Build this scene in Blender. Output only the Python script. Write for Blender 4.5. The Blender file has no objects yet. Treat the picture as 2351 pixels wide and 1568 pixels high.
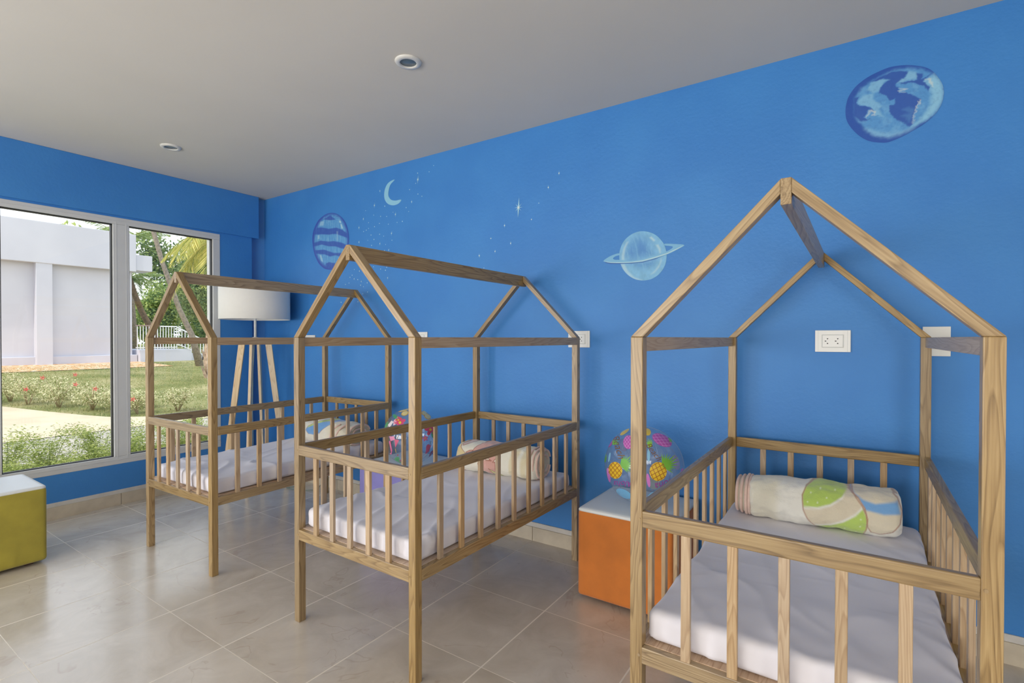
import bpy, bmesh, math, random, json
import numpy as np
from mathutils import Vector, Matrix, noise, geometry
random.seed(7); np.random.seed(7)
SC=bpy.context.scene; COL=SC.collection
DATA=json.loads('''{"earth_out":[[-0.035,2.337],[-0.032,2.372],[-0.023,2.403],[-0.001,2.436],[0.026,2.458],[0.057,2.474],[0.097,2.486],[0.132,2.491],[0.181,2.484],[0.226,2.467],[0.257,2.448],[0.277,2.425],[0.293,2.396],[0.305,2.367],[0.31,2.333],[0.306,2.298],[0.296,2.27],[0.279,2.244],[0.25,2.219],[0.208,2.195],[0.166,2.176],[0.125,2.164],[0.099,2.167],[0.068,2.177],[0.041,2.193],[0.011,2.223],[-0.016,2.263],[-0.031,2.299]],"earth_inner":[[-0.004,2.337],[-0.003,2.389],[0.022,2.427],[0.057,2.45],[0.102,2.467],[0.143,2.476],[0.185,2.473],[0.237,2.454],[0.269,2.428],[0.293,2.396],[0.305,2.367],[0.31,2.333],[0.306,2.298],[0.296,2.27],[0.279,2.244],[0.248,2.225],[0.207,2.206],[0.166,2.192],[0.123,2.185],[0.077,2.201],[0.041,2.233],[0.016,2.275],[-0.001,2.306]],"earth_cres":[[0.277,2.419],[0.297,2.388],[0.308,2.349],[0.307,2.303],[0.29,2.266],[0.262,2.237],[0.238,2.225],[0.207,2.216],[0.228,2.235],[0.248,2.259],[0.266,2.293],[0.27,2.333],[0.262,2.372],[0.241,2.398],[0.269,2.408]],"earth_band":[[0.041,2.241],[0.079,2.219],[0.134,2.199],[0.187,2.203],[0.218,2.217],[0.207,2.203],[0.166,2.189],[0.123,2.185],[0.077,2.203]],"earth_land1":[[0.06,2.445],[0.084,2.456],[0.123,2.466],[0.153,2.467],[0.191,2.455],[0.181,2.433],[0.162,2.423],[0.151,2.415],[0.149,2.403],[0.16,2.384],[0.16,2.363],[0.145,2.348],[0.126,2.346],[0.12,2.363],[0.111,2.374],[0.087,2.387],[0.093,2.41],[0.108,2.427],[0.126,2.436],[0.102,2.447],[0.084,2.445]],"earth_land2":[[0.154,2.37],[0.186,2.364],[0.213,2.343],[0.236,2.322],[0.223,2.304],[0.215,2.275],[0.207,2.251],[0.207,2.224],[0.195,2.214],[0.18,2.233],[0.155,2.253],[0.135,2.276],[0.126,2.297],[0.126,2.323],[0.144,2.324],[0.146,2.345]],"earth_land3":[[0.218,2.44],[0.241,2.429],[0.237,2.407],[0.277,2.427],[0.241,2.398],[0.262,2.369],[0.26,2.349],[0.245,2.376],[0.225,2.387],[0.208,2.402],[0.166,2.406],[0.164,2.412],[0.206,2.411],[0.221,2.409]],"earth_land4":[[-0.003,2.389],[0.015,2.39],[0.006,2.365],[0.013,2.355],[0.058,2.333],[0.072,2.313],[0.065,2.312],[0.054,2.328],[0.045,2.311],[0.034,2.292],[0.045,2.281],[0.058,2.286],[0.041,2.274],[0.022,2.281],[-0.003,2.309]],"earth_cl1":[[0.193,2.455],[0.218,2.444],[0.225,2.413],[0.192,2.42],[0.166,2.411],[0.154,2.417],[0.156,2.43],[0.181,2.433]],"earth_cl2":[[0.058,2.441],[0.097,2.447],[0.126,2.437],[0.108,2.433],[0.089,2.398],[0.071,2.394],[0.044,2.41]],"earth_cl3":[[0.013,2.374],[0.033,2.391],[0.071,2.392],[0.067,2.366],[0.098,2.331],[0.087,2.317],[0.107,2.277],[0.076,2.293],[0.058,2.333],[0.015,2.357]],"earth_cl4":[[0.171,2.296],[0.192,2.301],[0.213,2.286],[0.205,2.251],[0.193,2.233],[0.184,2.259],[0.165,2.269],[0.197,2.274]],"earth_w1":[[0.253,2.405],[0.263,2.405],[0.276,2.383],[0.276,2.363],[0.272,2.364],[0.266,2.384]],"earth_w2":[[0.231,2.323],[0.236,2.319],[0.225,2.301],[0.217,2.274],[0.213,2.254],[0.207,2.227],[0.205,2.227],[0.211,2.26],[0.217,2.295]],"earth_w3":[[0.04,2.293],[0.058,2.322],[0.078,2.309],[0.078,2.295],[0.065,2.296],[0.067,2.306],[0.058,2.313],[0.045,2.289]],"earth_w4":[[0.158,2.391],[0.192,2.38],[0.162,2.375],[0.175,2.367],[0.167,2.37],[0.156,2.38],[0.175,2.381]],"stripe_out":[[-4.021,2.181],[-4.013,2.239],[-3.986,2.29],[-3.938,2.339],[-3.877,2.368],[-3.811,2.384],[-3.746,2.383],[-3.682,2.367],[-3.619,2.33],[-3.57,2.284],[-3.534,2.216],[-3.52,2.143],[-3.528,2.08],[-3.544,2.026],[-3.578,1.978],[-3.621,1.937],[-3.678,1.906],[-3.736,1.894],[-3.787,1.896],[-3.853,1.911],[-3.92,1.953],[-3.96,1.999],[-3.994,2.056],[-4.014,2.121]],"stripe_inner":[[-3.99,2.178],[-3.979,2.235],[-3.952,2.282],[-3.911,2.323],[-3.857,2.353],[-3.798,2.366],[-3.746,2.367],[-3.689,2.353],[-3.638,2.325],[-3.595,2.279],[-3.558,2.215],[-3.543,2.145],[-3.549,2.083],[-3.565,2.032],[-3.602,1.984],[-3.646,1.948],[-3.697,1.923],[-3.748,1.915],[-3.794,1.923],[-3.853,1.944],[-3.899,1.977],[-3.933,2.013],[-3.966,2.058],[-3.987,2.118]],"stripe_cap":[[-3.864,2.342],[-3.766,2.364],[-3.695,2.318],[-3.772,2.322]],"stripe_b1":[[-3.958,2.279],[-3.884,2.274],[-3.786,2.25],[-3.683,2.248],[-3.608,2.221],[-3.531,2.176],[-3.531,2.14],[-3.595,2.163],[-3.683,2.193],[-3.734,2.199],[-3.779,2.198],[-3.885,2.214],[-4.0,2.223]],"stripe_b2":[[-4.0,2.149],[-3.905,2.16],[-3.786,2.139],[-3.722,2.137],[-3.62,2.114],[-3.546,2.086],[-3.559,2.052],[-3.627,2.066],[-3.696,2.089],[-3.786,2.098],[-3.885,2.123],[-4.0,2.116]],"stripe_b3":[[-3.987,2.083],[-3.852,2.076],[-3.787,2.055],[-3.722,2.035],[-3.596,2.023],[-3.615,1.989],[-3.697,2.012],[-3.774,2.009],[-3.839,2.032],[-3.98,2.053]],"stripe_b4":[[-3.826,1.954],[-3.787,1.961],[-3.697,1.944],[-3.621,1.945],[-3.723,1.901],[-3.827,1.917]],"stripe_h1":[[-3.648,2.302],[-3.629,2.301],[-3.62,2.282],[-3.632,2.28],[-3.645,2.289]],"stripe_h2":[[-3.629,2.271],[-3.614,2.269],[-3.598,2.235],[-3.601,2.228],[-3.617,2.234]],"stripe_h3":[[-3.945,2.21],[-3.918,2.212],[-3.918,2.178],[-3.945,2.175]],"stripe_h4":[[-3.904,2.326],[-3.857,2.326],[-3.864,2.288],[-3.918,2.291]],"stripe_h5":[[-3.919,2.037],[-3.892,2.03],[-3.866,1.966],[-3.899,1.985]],"stripe_h6":[[-3.683,2.217],[-3.664,2.215],[-3.658,2.134],[-3.677,2.132]],"sat_ring":[[-1.223,1.756],[-1.187,1.777],[-1.143,1.79],[-1.123,1.79],[-1.123,1.781],[-1.148,1.776],[-1.163,1.765],[-1.151,1.756],[-1.122,1.753],[-1.06,1.742],[-0.987,1.747],[-0.915,1.762],[-0.846,1.778],[-0.817,1.796],[-0.833,1.804],[-0.86,1.809],[-0.86,1.819],[-0.801,1.811],[-0.755,1.801],[-0.79,1.782],[-0.846,1.76],[-0.915,1.743],[-0.987,1.731],[-1.047,1.73],[-1.122,1.734],[-1.179,1.74],[-1.208,1.747]],"sat_edge":[[-1.221,1.754],[-1.179,1.741],[-1.122,1.735],[-1.047,1.732],[-0.987,1.733],[-0.915,1.746],[-0.846,1.762],[-0.79,1.784],[-0.757,1.801],[-0.79,1.789],[-0.846,1.768],[-0.915,1.752],[-0.987,1.739],[-1.047,1.736],[-1.122,1.739],[-1.179,1.745]],"sat_sh":[[-1.223,1.756],[-1.208,1.747],[-1.179,1.74],[-1.122,1.734],[-1.047,1.73],[-0.987,1.731],[-0.915,1.743],[-0.848,1.759],[-0.915,1.739],[-0.986,1.727],[-1.047,1.726],[-1.122,1.73],[-1.179,1.735],[-1.208,1.742]],"sat_dk":[[-1.07,1.831],[-1.023,1.868],[-0.999,1.87],[-0.963,1.848],[-0.927,1.77],[-0.987,1.752],[-1.06,1.749],[-1.085,1.784]],"sat_dk2":[[-1.052,1.725],[-0.986,1.722],[-0.915,1.737],[-0.927,1.71],[-0.974,1.697],[-1.011,1.702]],"sat_l1":[[-1.04,1.818],[-1.016,1.858],[-1.011,1.839],[-1.016,1.788],[-1.011,1.754],[-1.035,1.754]],"sat_l2":[[-0.992,1.832],[-0.975,1.835],[-0.927,1.784],[-0.915,1.762],[-0.932,1.761]],"sat_h1":[[-0.946,1.862],[-0.937,1.866],[-0.916,1.845],[-0.923,1.839]],"sat_h2":[[-0.91,1.817],[-0.897,1.818],[-0.885,1.794],[-0.885,1.768],[-0.89,1.769],[-0.897,1.795]],"sat_h3":[[-0.882,1.741],[-0.878,1.729],[-0.892,1.693],[-0.92,1.663],[-0.939,1.657],[-0.915,1.679],[-0.892,1.709]],"sat_h4":[[-1.11,1.777],[-1.1,1.819],[-1.08,1.851],[-1.07,1.852],[-1.087,1.818],[-1.095,1.776],[-1.095,1.75],[-1.11,1.751]],"sat_h5":[[-1.115,1.727],[-1.095,1.726],[-1.07,1.683],[-1.035,1.648],[-0.989,1.628],[-1.023,1.63],[-1.069,1.657],[-1.1,1.693]],"sat_out":[[-0.851,1.752],[-0.853,1.728],[-0.858,1.706],[-0.868,1.685],[-0.881,1.667],[-0.897,1.651],[-0.916,1.639],[-0.937,1.63],[-0.96,1.626],[-0.984,1.625],[-1.008,1.629],[-1.031,1.636],[-1.053,1.648],[-1.074,1.664],[-1.091,1.682],[-1.106,1.704],[-1.116,1.727],[-1.123,1.751],[-1.125,1.776],[-1.123,1.801],[-1.116,1.824],[-1.106,1.845],[-1.092,1.864],[-1.074,1.879],[-1.054,1.891],[-1.032,1.899],[-1.009,1.903],[-0.985,1.902],[-0.961,1.897],[-0.938,1.888],[-0.917,1.876],[-0.898,1.86],[-0.882,1.841],[-0.868,1.821],[-0.859,1.798],[-0.853,1.775]],"moon":[[-2.972,2.534],[-3.02,2.502],[-3.04,2.457],[-3.041,2.419],[-3.013,2.386],[-2.965,2.371],[-2.901,2.369],[-2.918,2.348],[-2.959,2.337],[-3.006,2.341],[-3.055,2.363],[-3.087,2.407],[-3.086,2.464],[-3.061,2.508],[-3.02,2.53]],"stars":[[-1.82,2.154,0.0588],[-2.723,2.493,0.0257],[-3.138,2.473,0.0118],[-3.203,2.368,0.0199],[-2.787,2.335,0.013],[-2.963,2.264,0.0172],[-3.336,2.277,0.0142],[-3.391,2.212,0.0164],[-3.007,2.122,0.0174],[-3.391,2.093,0.0133],[-3.14,2.055,0.0128],[-3.039,1.994,0.0116],[-1.52,2.323,0.0119],[-1.596,2.248,0.0109],[-1.666,2.16,0.0049],[-1.72,2.063,0.0064],[-1.93,2.05,0.0122],[-2.044,1.977,0.0047],[-1.881,1.927,0.012],[-2.008,1.886,0.0109],[-2.142,1.869,0.0145],[-3.386,1.854,0.0092],[-3.364,1.767,0.0082],[-3.052,1.776,0.0117],[-3.452,1.794,0.0072],[-2.564,2.567,0.003],[-2.609,2.53,0.003],[-2.726,2.541,0.0031],[-2.746,2.468,0.0031],[-2.81,2.431,0.0032],[-2.723,2.384,0.0031],[-2.682,2.361,0.0031],[-2.847,2.3,0.0032],[-2.82,2.266,0.0032],[-3.309,2.341,0.0034],[-3.212,2.292,0.0034],[-3.132,2.271,0.0033],[-3.062,2.261,0.0033],[-3.274,2.239,0.0034],[-3.146,2.216,0.0034],[-3.043,2.198,0.0033],[-2.946,2.199,0.0032],[-2.888,2.2,0.0032],[-3.204,2.198,0.0034],[-3.274,2.192,0.0034],[-3.302,2.181,0.0034],[-3.335,2.174,0.0035],[-3.245,2.135,0.0034],[-3.144,2.13,0.0034],[-3.097,2.11,0.0033],[-3.21,2.096,0.0034],[-3.285,2.097,0.0034],[-3.003,2.067,0.0033],[-3.239,2.051,0.0034],[-3.075,2.041,0.0033],[-3.088,1.996,0.0033],[-2.99,2.284,0.0033],[-3.084,2.345,0.0033],[-3.063,1.861,0.0033],[-3.133,1.852,0.0033],[-3.077,1.838,0.0033],[-3.217,1.876,0.0034],[-3.48,1.827,0.0035],[-3.507,1.811,0.0035],[-3.52,1.764,0.0035],[-3.566,1.755,0.0036],[-3.409,1.785,0.0035],[-3.373,1.737,0.0035],[-3.338,1.723,0.0035],[-3.293,1.752,0.0034],[-2.103,1.781,0.0027],[-3.289,1.677,0.0034],[-3.346,1.665,0.0035],[-3.624,1.606,0.0036],[-3.407,1.602,0.0035],[-3.452,1.872,0.0035]],"ba_shape":[[-0.172,0.649],[-0.16,0.682],[-0.137,0.697],[-0.088,0.707],[-0.046,0.7],[-0.013,0.689],[0.02,0.668],[0.042,0.633],[0.051,0.593],[0.047,0.55],[0.037,0.515],[0.021,0.499],[0.005,0.505],[-0.072,0.495],[-0.101,0.506],[-0.13,0.527],[-0.151,0.557],[-0.167,0.592]],"ba_gt":[[-0.172,0.649],[-0.16,0.682],[-0.137,0.697],[-0.088,0.707],[-0.046,0.7],[-0.018,0.688],[-0.034,0.659],[-0.073,0.629],[-0.116,0.612],[-0.167,0.605]],"ba_gb":[[-0.127,0.528],[-0.073,0.541],[-0.031,0.564],[0.01,0.598],[0.034,0.632],[0.051,0.593],[0.047,0.55],[0.037,0.515],[0.021,0.499],[0.005,0.505],[-0.072,0.495],[-0.101,0.506]],"ba_w1":[[-0.168,0.607],[-0.116,0.613],[-0.073,0.63],[-0.034,0.66],[-0.026,0.67],[-0.032,0.653],[-0.073,0.622],[-0.116,0.605],[-0.167,0.599]],"ba_w2":[[-0.127,0.535],[-0.073,0.548],[-0.031,0.572],[0.01,0.606],[0.034,0.638],[0.036,0.63],[0.01,0.597],[-0.031,0.563],[-0.073,0.54],[-0.127,0.527]],"ba_bl":[[-0.178,0.71],[-0.131,0.717],[-0.074,0.716],[-0.024,0.707],[-0.007,0.703],[0.031,0.67],[0.036,0.632],[0.009,0.666],[-0.018,0.688],[-0.046,0.7],[-0.088,0.708],[-0.137,0.697],[-0.151,0.7]],"ba_s2":[[-0.01,0.699],[0.057,0.712],[0.114,0.706],[0.147,0.68],[0.16,0.639],[0.153,0.59],[0.13,0.554],[0.089,0.536],[0.063,0.54],[0.051,0.561],[0.047,0.608],[0.034,0.638],[0.009,0.673]],"ba_bb":[[-0.015,0.692],[0.036,0.664],[0.076,0.655],[0.147,0.671],[0.155,0.628],[0.102,0.62],[0.057,0.626],[0.042,0.627],[0.02,0.668]],"ba_sq":[[-0.368,0.724],[-0.263,0.739],[-0.262,0.445],[-0.367,0.422]],"ba_dots":[[-0.142,0.662],[-0.109,0.68],[-0.058,0.68],[-0.086,0.652],[-0.152,0.628],[-0.117,0.631],[-0.07,0.519],[-0.024,0.535],[-0.027,0.512],[0.013,0.528],[0.027,0.557],[0.029,0.59]],"bb_pink1":[[-2.052,0.625],[-2.029,0.632],[-1.998,0.625],[-1.952,0.592],[-1.926,0.551],[-1.882,0.498],[-1.991,0.482],[-2.049,0.534]],"bb_yel":[[-2.029,0.636],[-1.998,0.673],[-1.971,0.689],[-1.934,0.68],[-1.915,0.656],[-1.874,0.622],[-1.882,0.598],[-1.952,0.595],[-1.998,0.625]],"bb_bow":[[-1.971,0.689],[-1.926,0.705],[-1.795,0.72],[-1.823,0.704],[-1.911,0.668],[-1.93,0.681]],"bb_ear":[[-1.813,0.685],[-1.805,0.706],[-1.77,0.714],[-1.738,0.71],[-1.752,0.7],[-1.787,0.693]],"bb_head":[[-1.831,0.648],[-1.823,0.669],[-1.795,0.693],[-1.752,0.704],[-1.683,0.707],[-1.659,0.697],[-1.652,0.664],[-1.659,0.637],[-1.693,0.599],[-1.724,0.618],[-1.759,0.602],[-1.816,0.595],[-1.86,0.618]],"bb_body":[[-1.795,0.58],[-1.766,0.601],[-1.717,0.607],[-1.679,0.598],[-1.676,0.568],[-1.683,0.538],[-1.707,0.524],[-1.749,0.529],[-1.787,0.544]],"bb_hand":[[-1.878,0.634],[-1.852,0.648],[-1.823,0.649],[-1.816,0.624],[-1.852,0.613]],"bb_leaf":[[-1.719,0.559],[-1.683,0.536],[-1.649,0.521],[-1.639,0.505],[-1.666,0.501],[-1.707,0.535]],"bb_st1":[[-1.569,0.793],[-1.536,0.796],[-1.543,0.492],[-1.598,0.484],[-1.589,0.596]],"bb_st2":[[-1.511,0.798],[-1.454,0.804],[-1.469,0.64],[-1.491,0.5],[-1.52,0.496]],"bc_el":[[-3.414,0.613],[-3.4,0.64],[-3.345,0.674],[-3.273,0.693],[-3.186,0.698],[-3.147,0.686],[-3.203,0.658],[-3.247,0.626],[-3.274,0.598],[-3.328,0.583],[-3.382,0.584]],"bc_gr":[[-3.4,0.628],[-3.391,0.646],[-3.345,0.672],[-3.274,0.69],[-3.186,0.696],[-3.152,0.69],[-3.186,0.685],[-3.274,0.677],[-3.336,0.657]]}''')

# ---------------------------------------------------------------- materials
def srgb(c):
    return tuple(((v/255)/12.92 if v/255<=.04045 else ((v/255+.055)/1.055)**2.4) for v in c)+(1,)
def newmat(n):
    m=bpy.data.materials.new(n); m.use_nodes=True; nt=m.node_tree
    return m,nt,nt.nodes['Principled BSDF'],nt.nodes,nt.links
def plain(n,c,rough=.6,noise_amt=.06,scale=30,bump=0,metal=0,spec=.5,sheen=0):
    m,nt,b,N,L=newmat(n)
    tc=N.new('ShaderNodeTexCoord'); no=N.new('ShaderNodeTexNoise'); no.inputs['Scale'].default_value=scale; no.inputs['Detail'].default_value=5
    L.new(tc.outputs['Object'],no.inputs['Vector'])
    r=N.new('ShaderNodeValToRGB'); col=srgb(c)
    r.color_ramp.elements[0].position=.3; r.color_ramp.elements[1].position=.7
    r.color_ramp.elements[0].color=tuple(v*(1-noise_amt) for v in col[:3])+(1,)
    r.color_ramp.elements[1].color=tuple(min(1,v*(1+noise_amt)) for v in col[:3])+(1,)
    L.new(no.outputs['Fac'],r.inputs['Fac']); L.new(r.outputs['Color'],b.inputs['Base Color'])
    b.inputs['Roughness'].default_value=rough; b.inputs['Metallic'].default_value=metal
    b.inputs['Specular IOR Level'].default_value=spec
    if sheen: b.inputs['Sheen Weight'].default_value=sheen
    if bump:
        bu=N.new('ShaderNodeBump'); bu.inputs['Strength'].default_value=bump; bu.inputs['Distance'].default_value=.002
        L.new(no.outputs['Fac'],bu.inputs['Height']); L.new(bu.outputs['Normal'],b.inputs['Normal'])
    return m
def mth(N,L,op,a,b=None,c=None):
    n=N.new('ShaderNodeMath'); n.operation=op
    for i,v in enumerate((a,b,c)):
        if v is None: continue
        if isinstance(v,(int,float)): n.inputs[i].default_value=v
        else: L.new(v,n.inputs[i])
    return n.outputs[0]
def wood_mat(n,c0,c1,c2,rough=.38):
    m,nt,b,N,L=newmat(n)
    at=N.new('ShaderNodeAttribute'); at.attribute_name='grain'
    oi=N.new('ShaderNodeObjectInfo')
    off=N.new('ShaderNodeVectorMath'); off.operation='ADD'
    mul=N.new('ShaderNodeVectorMath'); mul.operation='SCALE'; mul.inputs[0].default_value=(7.3,11.1,23.7)
    L.new(oi.outputs['Random'],mul.inputs['Scale'])
    L.new(at.outputs['Vector'],off.inputs[0]); L.new(mul.outputs[0],off.inputs[1])
    mp=N.new('ShaderNodeMapping'); mp.inputs['Scale'].default_value=(1,1,.09); L.new(off.outputs[0],mp.inputs['Vector'])
    # broad cathedral figure
    n1=N.new('ShaderNodeTexNoise'); n1.inputs['Scale'].default_value=9; n1.inputs['Detail'].default_value=2.5; n1.inputs['Distortion'].default_value=.2
    L.new(mp.outputs[0],n1.inputs['Vector'])
    rings=mth(N,L,'FRACT',mth(N,L,'MULTIPLY',n1.outputs['Fac'],26))
    rr=N.new('ShaderNodeValToRGB'); e=rr.color_ramp.elements
    e[0].position=0; e[0].color=(.1,.1,.1,1); e[1].position=.3; e[1].color=(.7,.7,.7,1)
    x=e.new(.85); x.color=(1,1,1,1); x=e.new(1.0); x.color=(.15,.15,.15,1)
    L.new(rings,rr.inputs['Fac'])
    # fine pores
    mp2=N.new('ShaderNodeMapping'); mp2.inputs['Scale'].default_value=(1,1,.03); L.new(off.outputs[0],mp2.inputs['Vector'])
    n2=N.new('ShaderNodeTexNoise'); n2.inputs['Scale'].default_value=260; n2.inputs['Detail'].default_value=3
    L.new(mp2.outputs[0],n2.inputs['Vector'])
    mixf=mth(N,L,'ADD',mth(N,L,'MULTIPLY',rr.outputs['Color'],.42),mth(N,L,'MULTIPLY',n2.outputs['Fac'],.75))
    cr=N.new('ShaderNodeValToRGB'); e=cr.color_ramp.elements
    e[0].position=.15; e[0].color=srgb(c0); e[1].position=.62; e[1].color=srgb(c1); y=e.new(.95); y.color=srgb(c2)
    L.new(mixf,cr.inputs['Fac'])
    hsv=N.new('ShaderNodeHueSaturation')
    L.new(mth(N,L,'ADD',mth(N,L,'MULTIPLY',oi.outputs['Random'],.22),.89),hsv.inputs['Value'])
    L.new(mth(N,L,'ADD',mth(N,L,'MULTIPLY',mth(N,L,'FRACT',mth(N,L,'MULTIPLY',oi.outputs['Random'],17.3)),-.3),1.08),hsv.inputs['Saturation'])
    L.new(cr.outputs['Color'],hsv.inputs['Color']); L.new(hsv.outputs['Color'],b.inputs['Base Color'])
    b.inputs['Roughness'].default_value=rough
    b.inputs['Coat Weight'].default_value=.25; b.inputs['Coat Roughness'].default_value=.25
    bu=N.new('ShaderNodeBump'); bu.inputs['Strength'].default_value=.25; bu.inputs['Distance'].default_value=.001
    L.new(n2.outputs['Fac'],bu.inputs['Height']); L.new(bu.outputs['Normal'],b.inputs['Normal'])
    return m
def wall_mat(n,c,c2=None,scale=3.,amt=.05,bump=.25,rough=.55):
    m,nt,b,N,L=newmat(n)
    tc=N.new('ShaderNodeTexCoord')
    no=N.new('ShaderNodeTexNoise'); no.inputs['Scale'].default_value=scale; no.inputs['Detail'].default_value=4
    L.new(tc.outputs['Object'],no.inputs['Vector'])
    r=N.new('ShaderNodeValToRGB'); a=srgb(c); d=srgb(c2) if c2 else tuple(v*(1-2*amt) for v in a[:3])+(1,)
    r.color_ramp.elements[0].position=.35; r.color_ramp.elements[1].position=.65
    r.color_ramp.elements[0].color=d; r.color_ramp.elements[1].color=a
    L.new(no.outputs['Fac'],r.inputs['Fac']); L.new(r.outputs['Color'],b.inputs['Base Color'])
    f=N.new('ShaderNodeTexNoise'); f.inputs['Scale'].default_value=55; f.inputs['Detail'].default_value=6
    L.new(tc.outputs['Object'],f.inputs['Vector'])
    bu=N.new('ShaderNodeBump'); bu.inputs['Strength'].default_value=bump; bu.inputs['Distance'].default_value=.004
    L.new(f.outputs['Fac'],bu.inputs['Height']); L.new(bu.outputs['Normal'],b.inputs['Normal'])
    b.inputs['Roughness'].default_value=rough
    return m
def attr_mat(n,rough=.5,bump=0,bscale=150,sheen=0,spec=.5,alpha=False):
    m,nt,b,N,L=newmat(n)
    at=N.new('ShaderNodeAttribute'); at.attribute_name='Col'
    L.new(at.outputs['Color'],b.inputs['Base Color']); b.inputs['Roughness'].default_value=rough
    b.inputs['Specular IOR Level'].default_value=spec
    if sheen: b.inputs['Sheen Weight'].default_value=sheen; b.inputs['Sheen Roughness'].default_value=.6
    if bump:
        tc=N.new('ShaderNodeTexCoord'); no=N.new('ShaderNodeTexNoise'); no.inputs['Scale'].default_value=bscale; no.inputs['Detail'].default_value=4
        L.new(tc.outputs['Object'],no.inputs['Vector'])
        bu=N.new('ShaderNodeBump'); bu.inputs['Strength'].default_value=bump; bu.inputs['Distance'].default_value=.003
        L.new(no.outputs['Fac'],bu.inputs['Height']); L.new(bu.outputs['Normal'],b.inputs['Normal'])
    return m
def tile_mat():
    m,nt,b,N,L=newmat('floor_tiles')
    tc=N.new('ShaderNodeTexCoord'); sp=N.new('ShaderNodeSeparateXYZ'); L.new(tc.outputs['Object'],sp.inputs[0])
    TX,TY=.4908,.5
    u=mth(N,L,'DIVIDE',mth(N,L,'ADD',sp.outputs[0],1.214+20*TX),TX); v=mth(N,L,'DIVIDE',mth(N,L,'ADD',sp.outputs[1],-1.59+20*TY),TY)
    fu=mth(N,L,'FRACT',u); fv=mth(N,L,'FRACT',v)
    du=mth(N,L,'MULTIPLY',mth(N,L,'MINIMUM',fu,mth(N,L,'SUBTRACT',1,fu)),TX); dv=mth(N,L,'MULTIPLY',mth(N,L,'MINIMUM',fv,mth(N,L,'SUBTRACT',1,fv)),TY)
    gu=mth(N,L,'LESS_THAN',du,.0032); gv=mth(N,L,'LESS_THAN',dv,.0016)
    g=mth(N,L,'MAXIMUM',gu,gv)
    cb=N.new('ShaderNodeCombineXYZ'); L.new(mth(N,L,'FLOOR',u),cb.inputs[0]); L.new(mth(N,L,'FLOOR',v),cb.inputs[1])
    wn=N.new('ShaderNodeTexWhiteNoise'); L.new(cb.outputs[0],wn.inputs['Vector'])
    sc=N.new('ShaderNodeVectorMath'); sc.operation='SCALE'; sc.inputs['Scale'].default_value=9; L.new(wn.outputs['Color'],sc.inputs[0])
    ad=N.new('ShaderNodeVectorMath'); ad.operation='ADD'; L.new(tc.outputs['Object'],ad.inputs[0]); L.new(sc.outputs[0],ad.inputs[1])
    n1=N.new('ShaderNodeTexNoise'); n1.inputs['Scale'].default_value=4.5; n1.inputs['Detail'].default_value=7; n1.inputs['Distortion'].default_value=.8; n1.inputs['Roughness'].default_value=.62
    L.new(ad.outputs[0],n1.inputs['Vector'])
    cr=N.new('ShaderNodeValToRGB'); e=cr.color_ramp.elements
    e[0].position=.3; e[0].color=srgb((186,175,160)); e[1].position=.72; e[1].color=srgb((208,199,186))
    L.new(n1.outputs['Fac'],cr.inputs['Fac'])
    # veins
    n2=N.new('ShaderNodeTexNoise'); n2.inputs['Scale'].default_value=2.3; n2.inputs['Detail'].default_value=4; n2.inputs['Distortion'].default_value=.5
    L.new(ad.outputs[0],n2.inputs['Vector'])
    d=mth(N,L,'ABSOLUTE',mth(N,L,'SUBTRACT',n2.outputs['Fac'],.5))
    vein=mth(N,L,'SUBTRACT',1,mth(N,L,'MINIMUM',1,mth(N,L,'MULTIPLY',d,150)))
    n3=N.new('ShaderNodeTexNoise'); n3.inputs['Scale'].default_value=5; L.new(ad.outputs[0],n3.inputs['Vector'])
    vein=mth(N,L,'MULTIPLY',vein,mth(N,L,'MULTIPLY',mth(N,L,'GREATER_THAN',n3.outputs['Fac'],.5),.26))
    m1=N.new('ShaderNodeMixRGB'); L.new(vein,m1.inputs[0]); L.new(cr.outputs['Color'],m1.inputs[1]); m1.inputs[2].default_value=srgb((150,118,92))
    m2=N.new('ShaderNodeMixRGB'); L.new(g,m2.inputs[0]); L.new(m1.outputs[0],m2.inputs[1]); m2.inputs[2].default_value=srgb((222,213,198))
    L.new(m2.outputs[0],b.inputs['Base Color'])
    ro=mth(N,L,'ADD',mth(N,L,'MULTIPLY',g,.5),mth(N,L,'ADD',.17,mth(N,L,'MULTIPLY',n1.outputs['Fac'],.1))); L.new(ro,b.inputs['Roughness'])
    b.inputs['Specular IOR Level'].default_value=1.0
    bu=N.new('ShaderNodeBump'); bu.inputs['Strength'].default_value=.5; bu.inputs['Distance'].default_value=.0015; bu.invert=True
    L.new(g,bu.inputs['Height']); L.new(bu.outputs['Normal'],b.inputs['Normal'])
    return m
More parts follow.
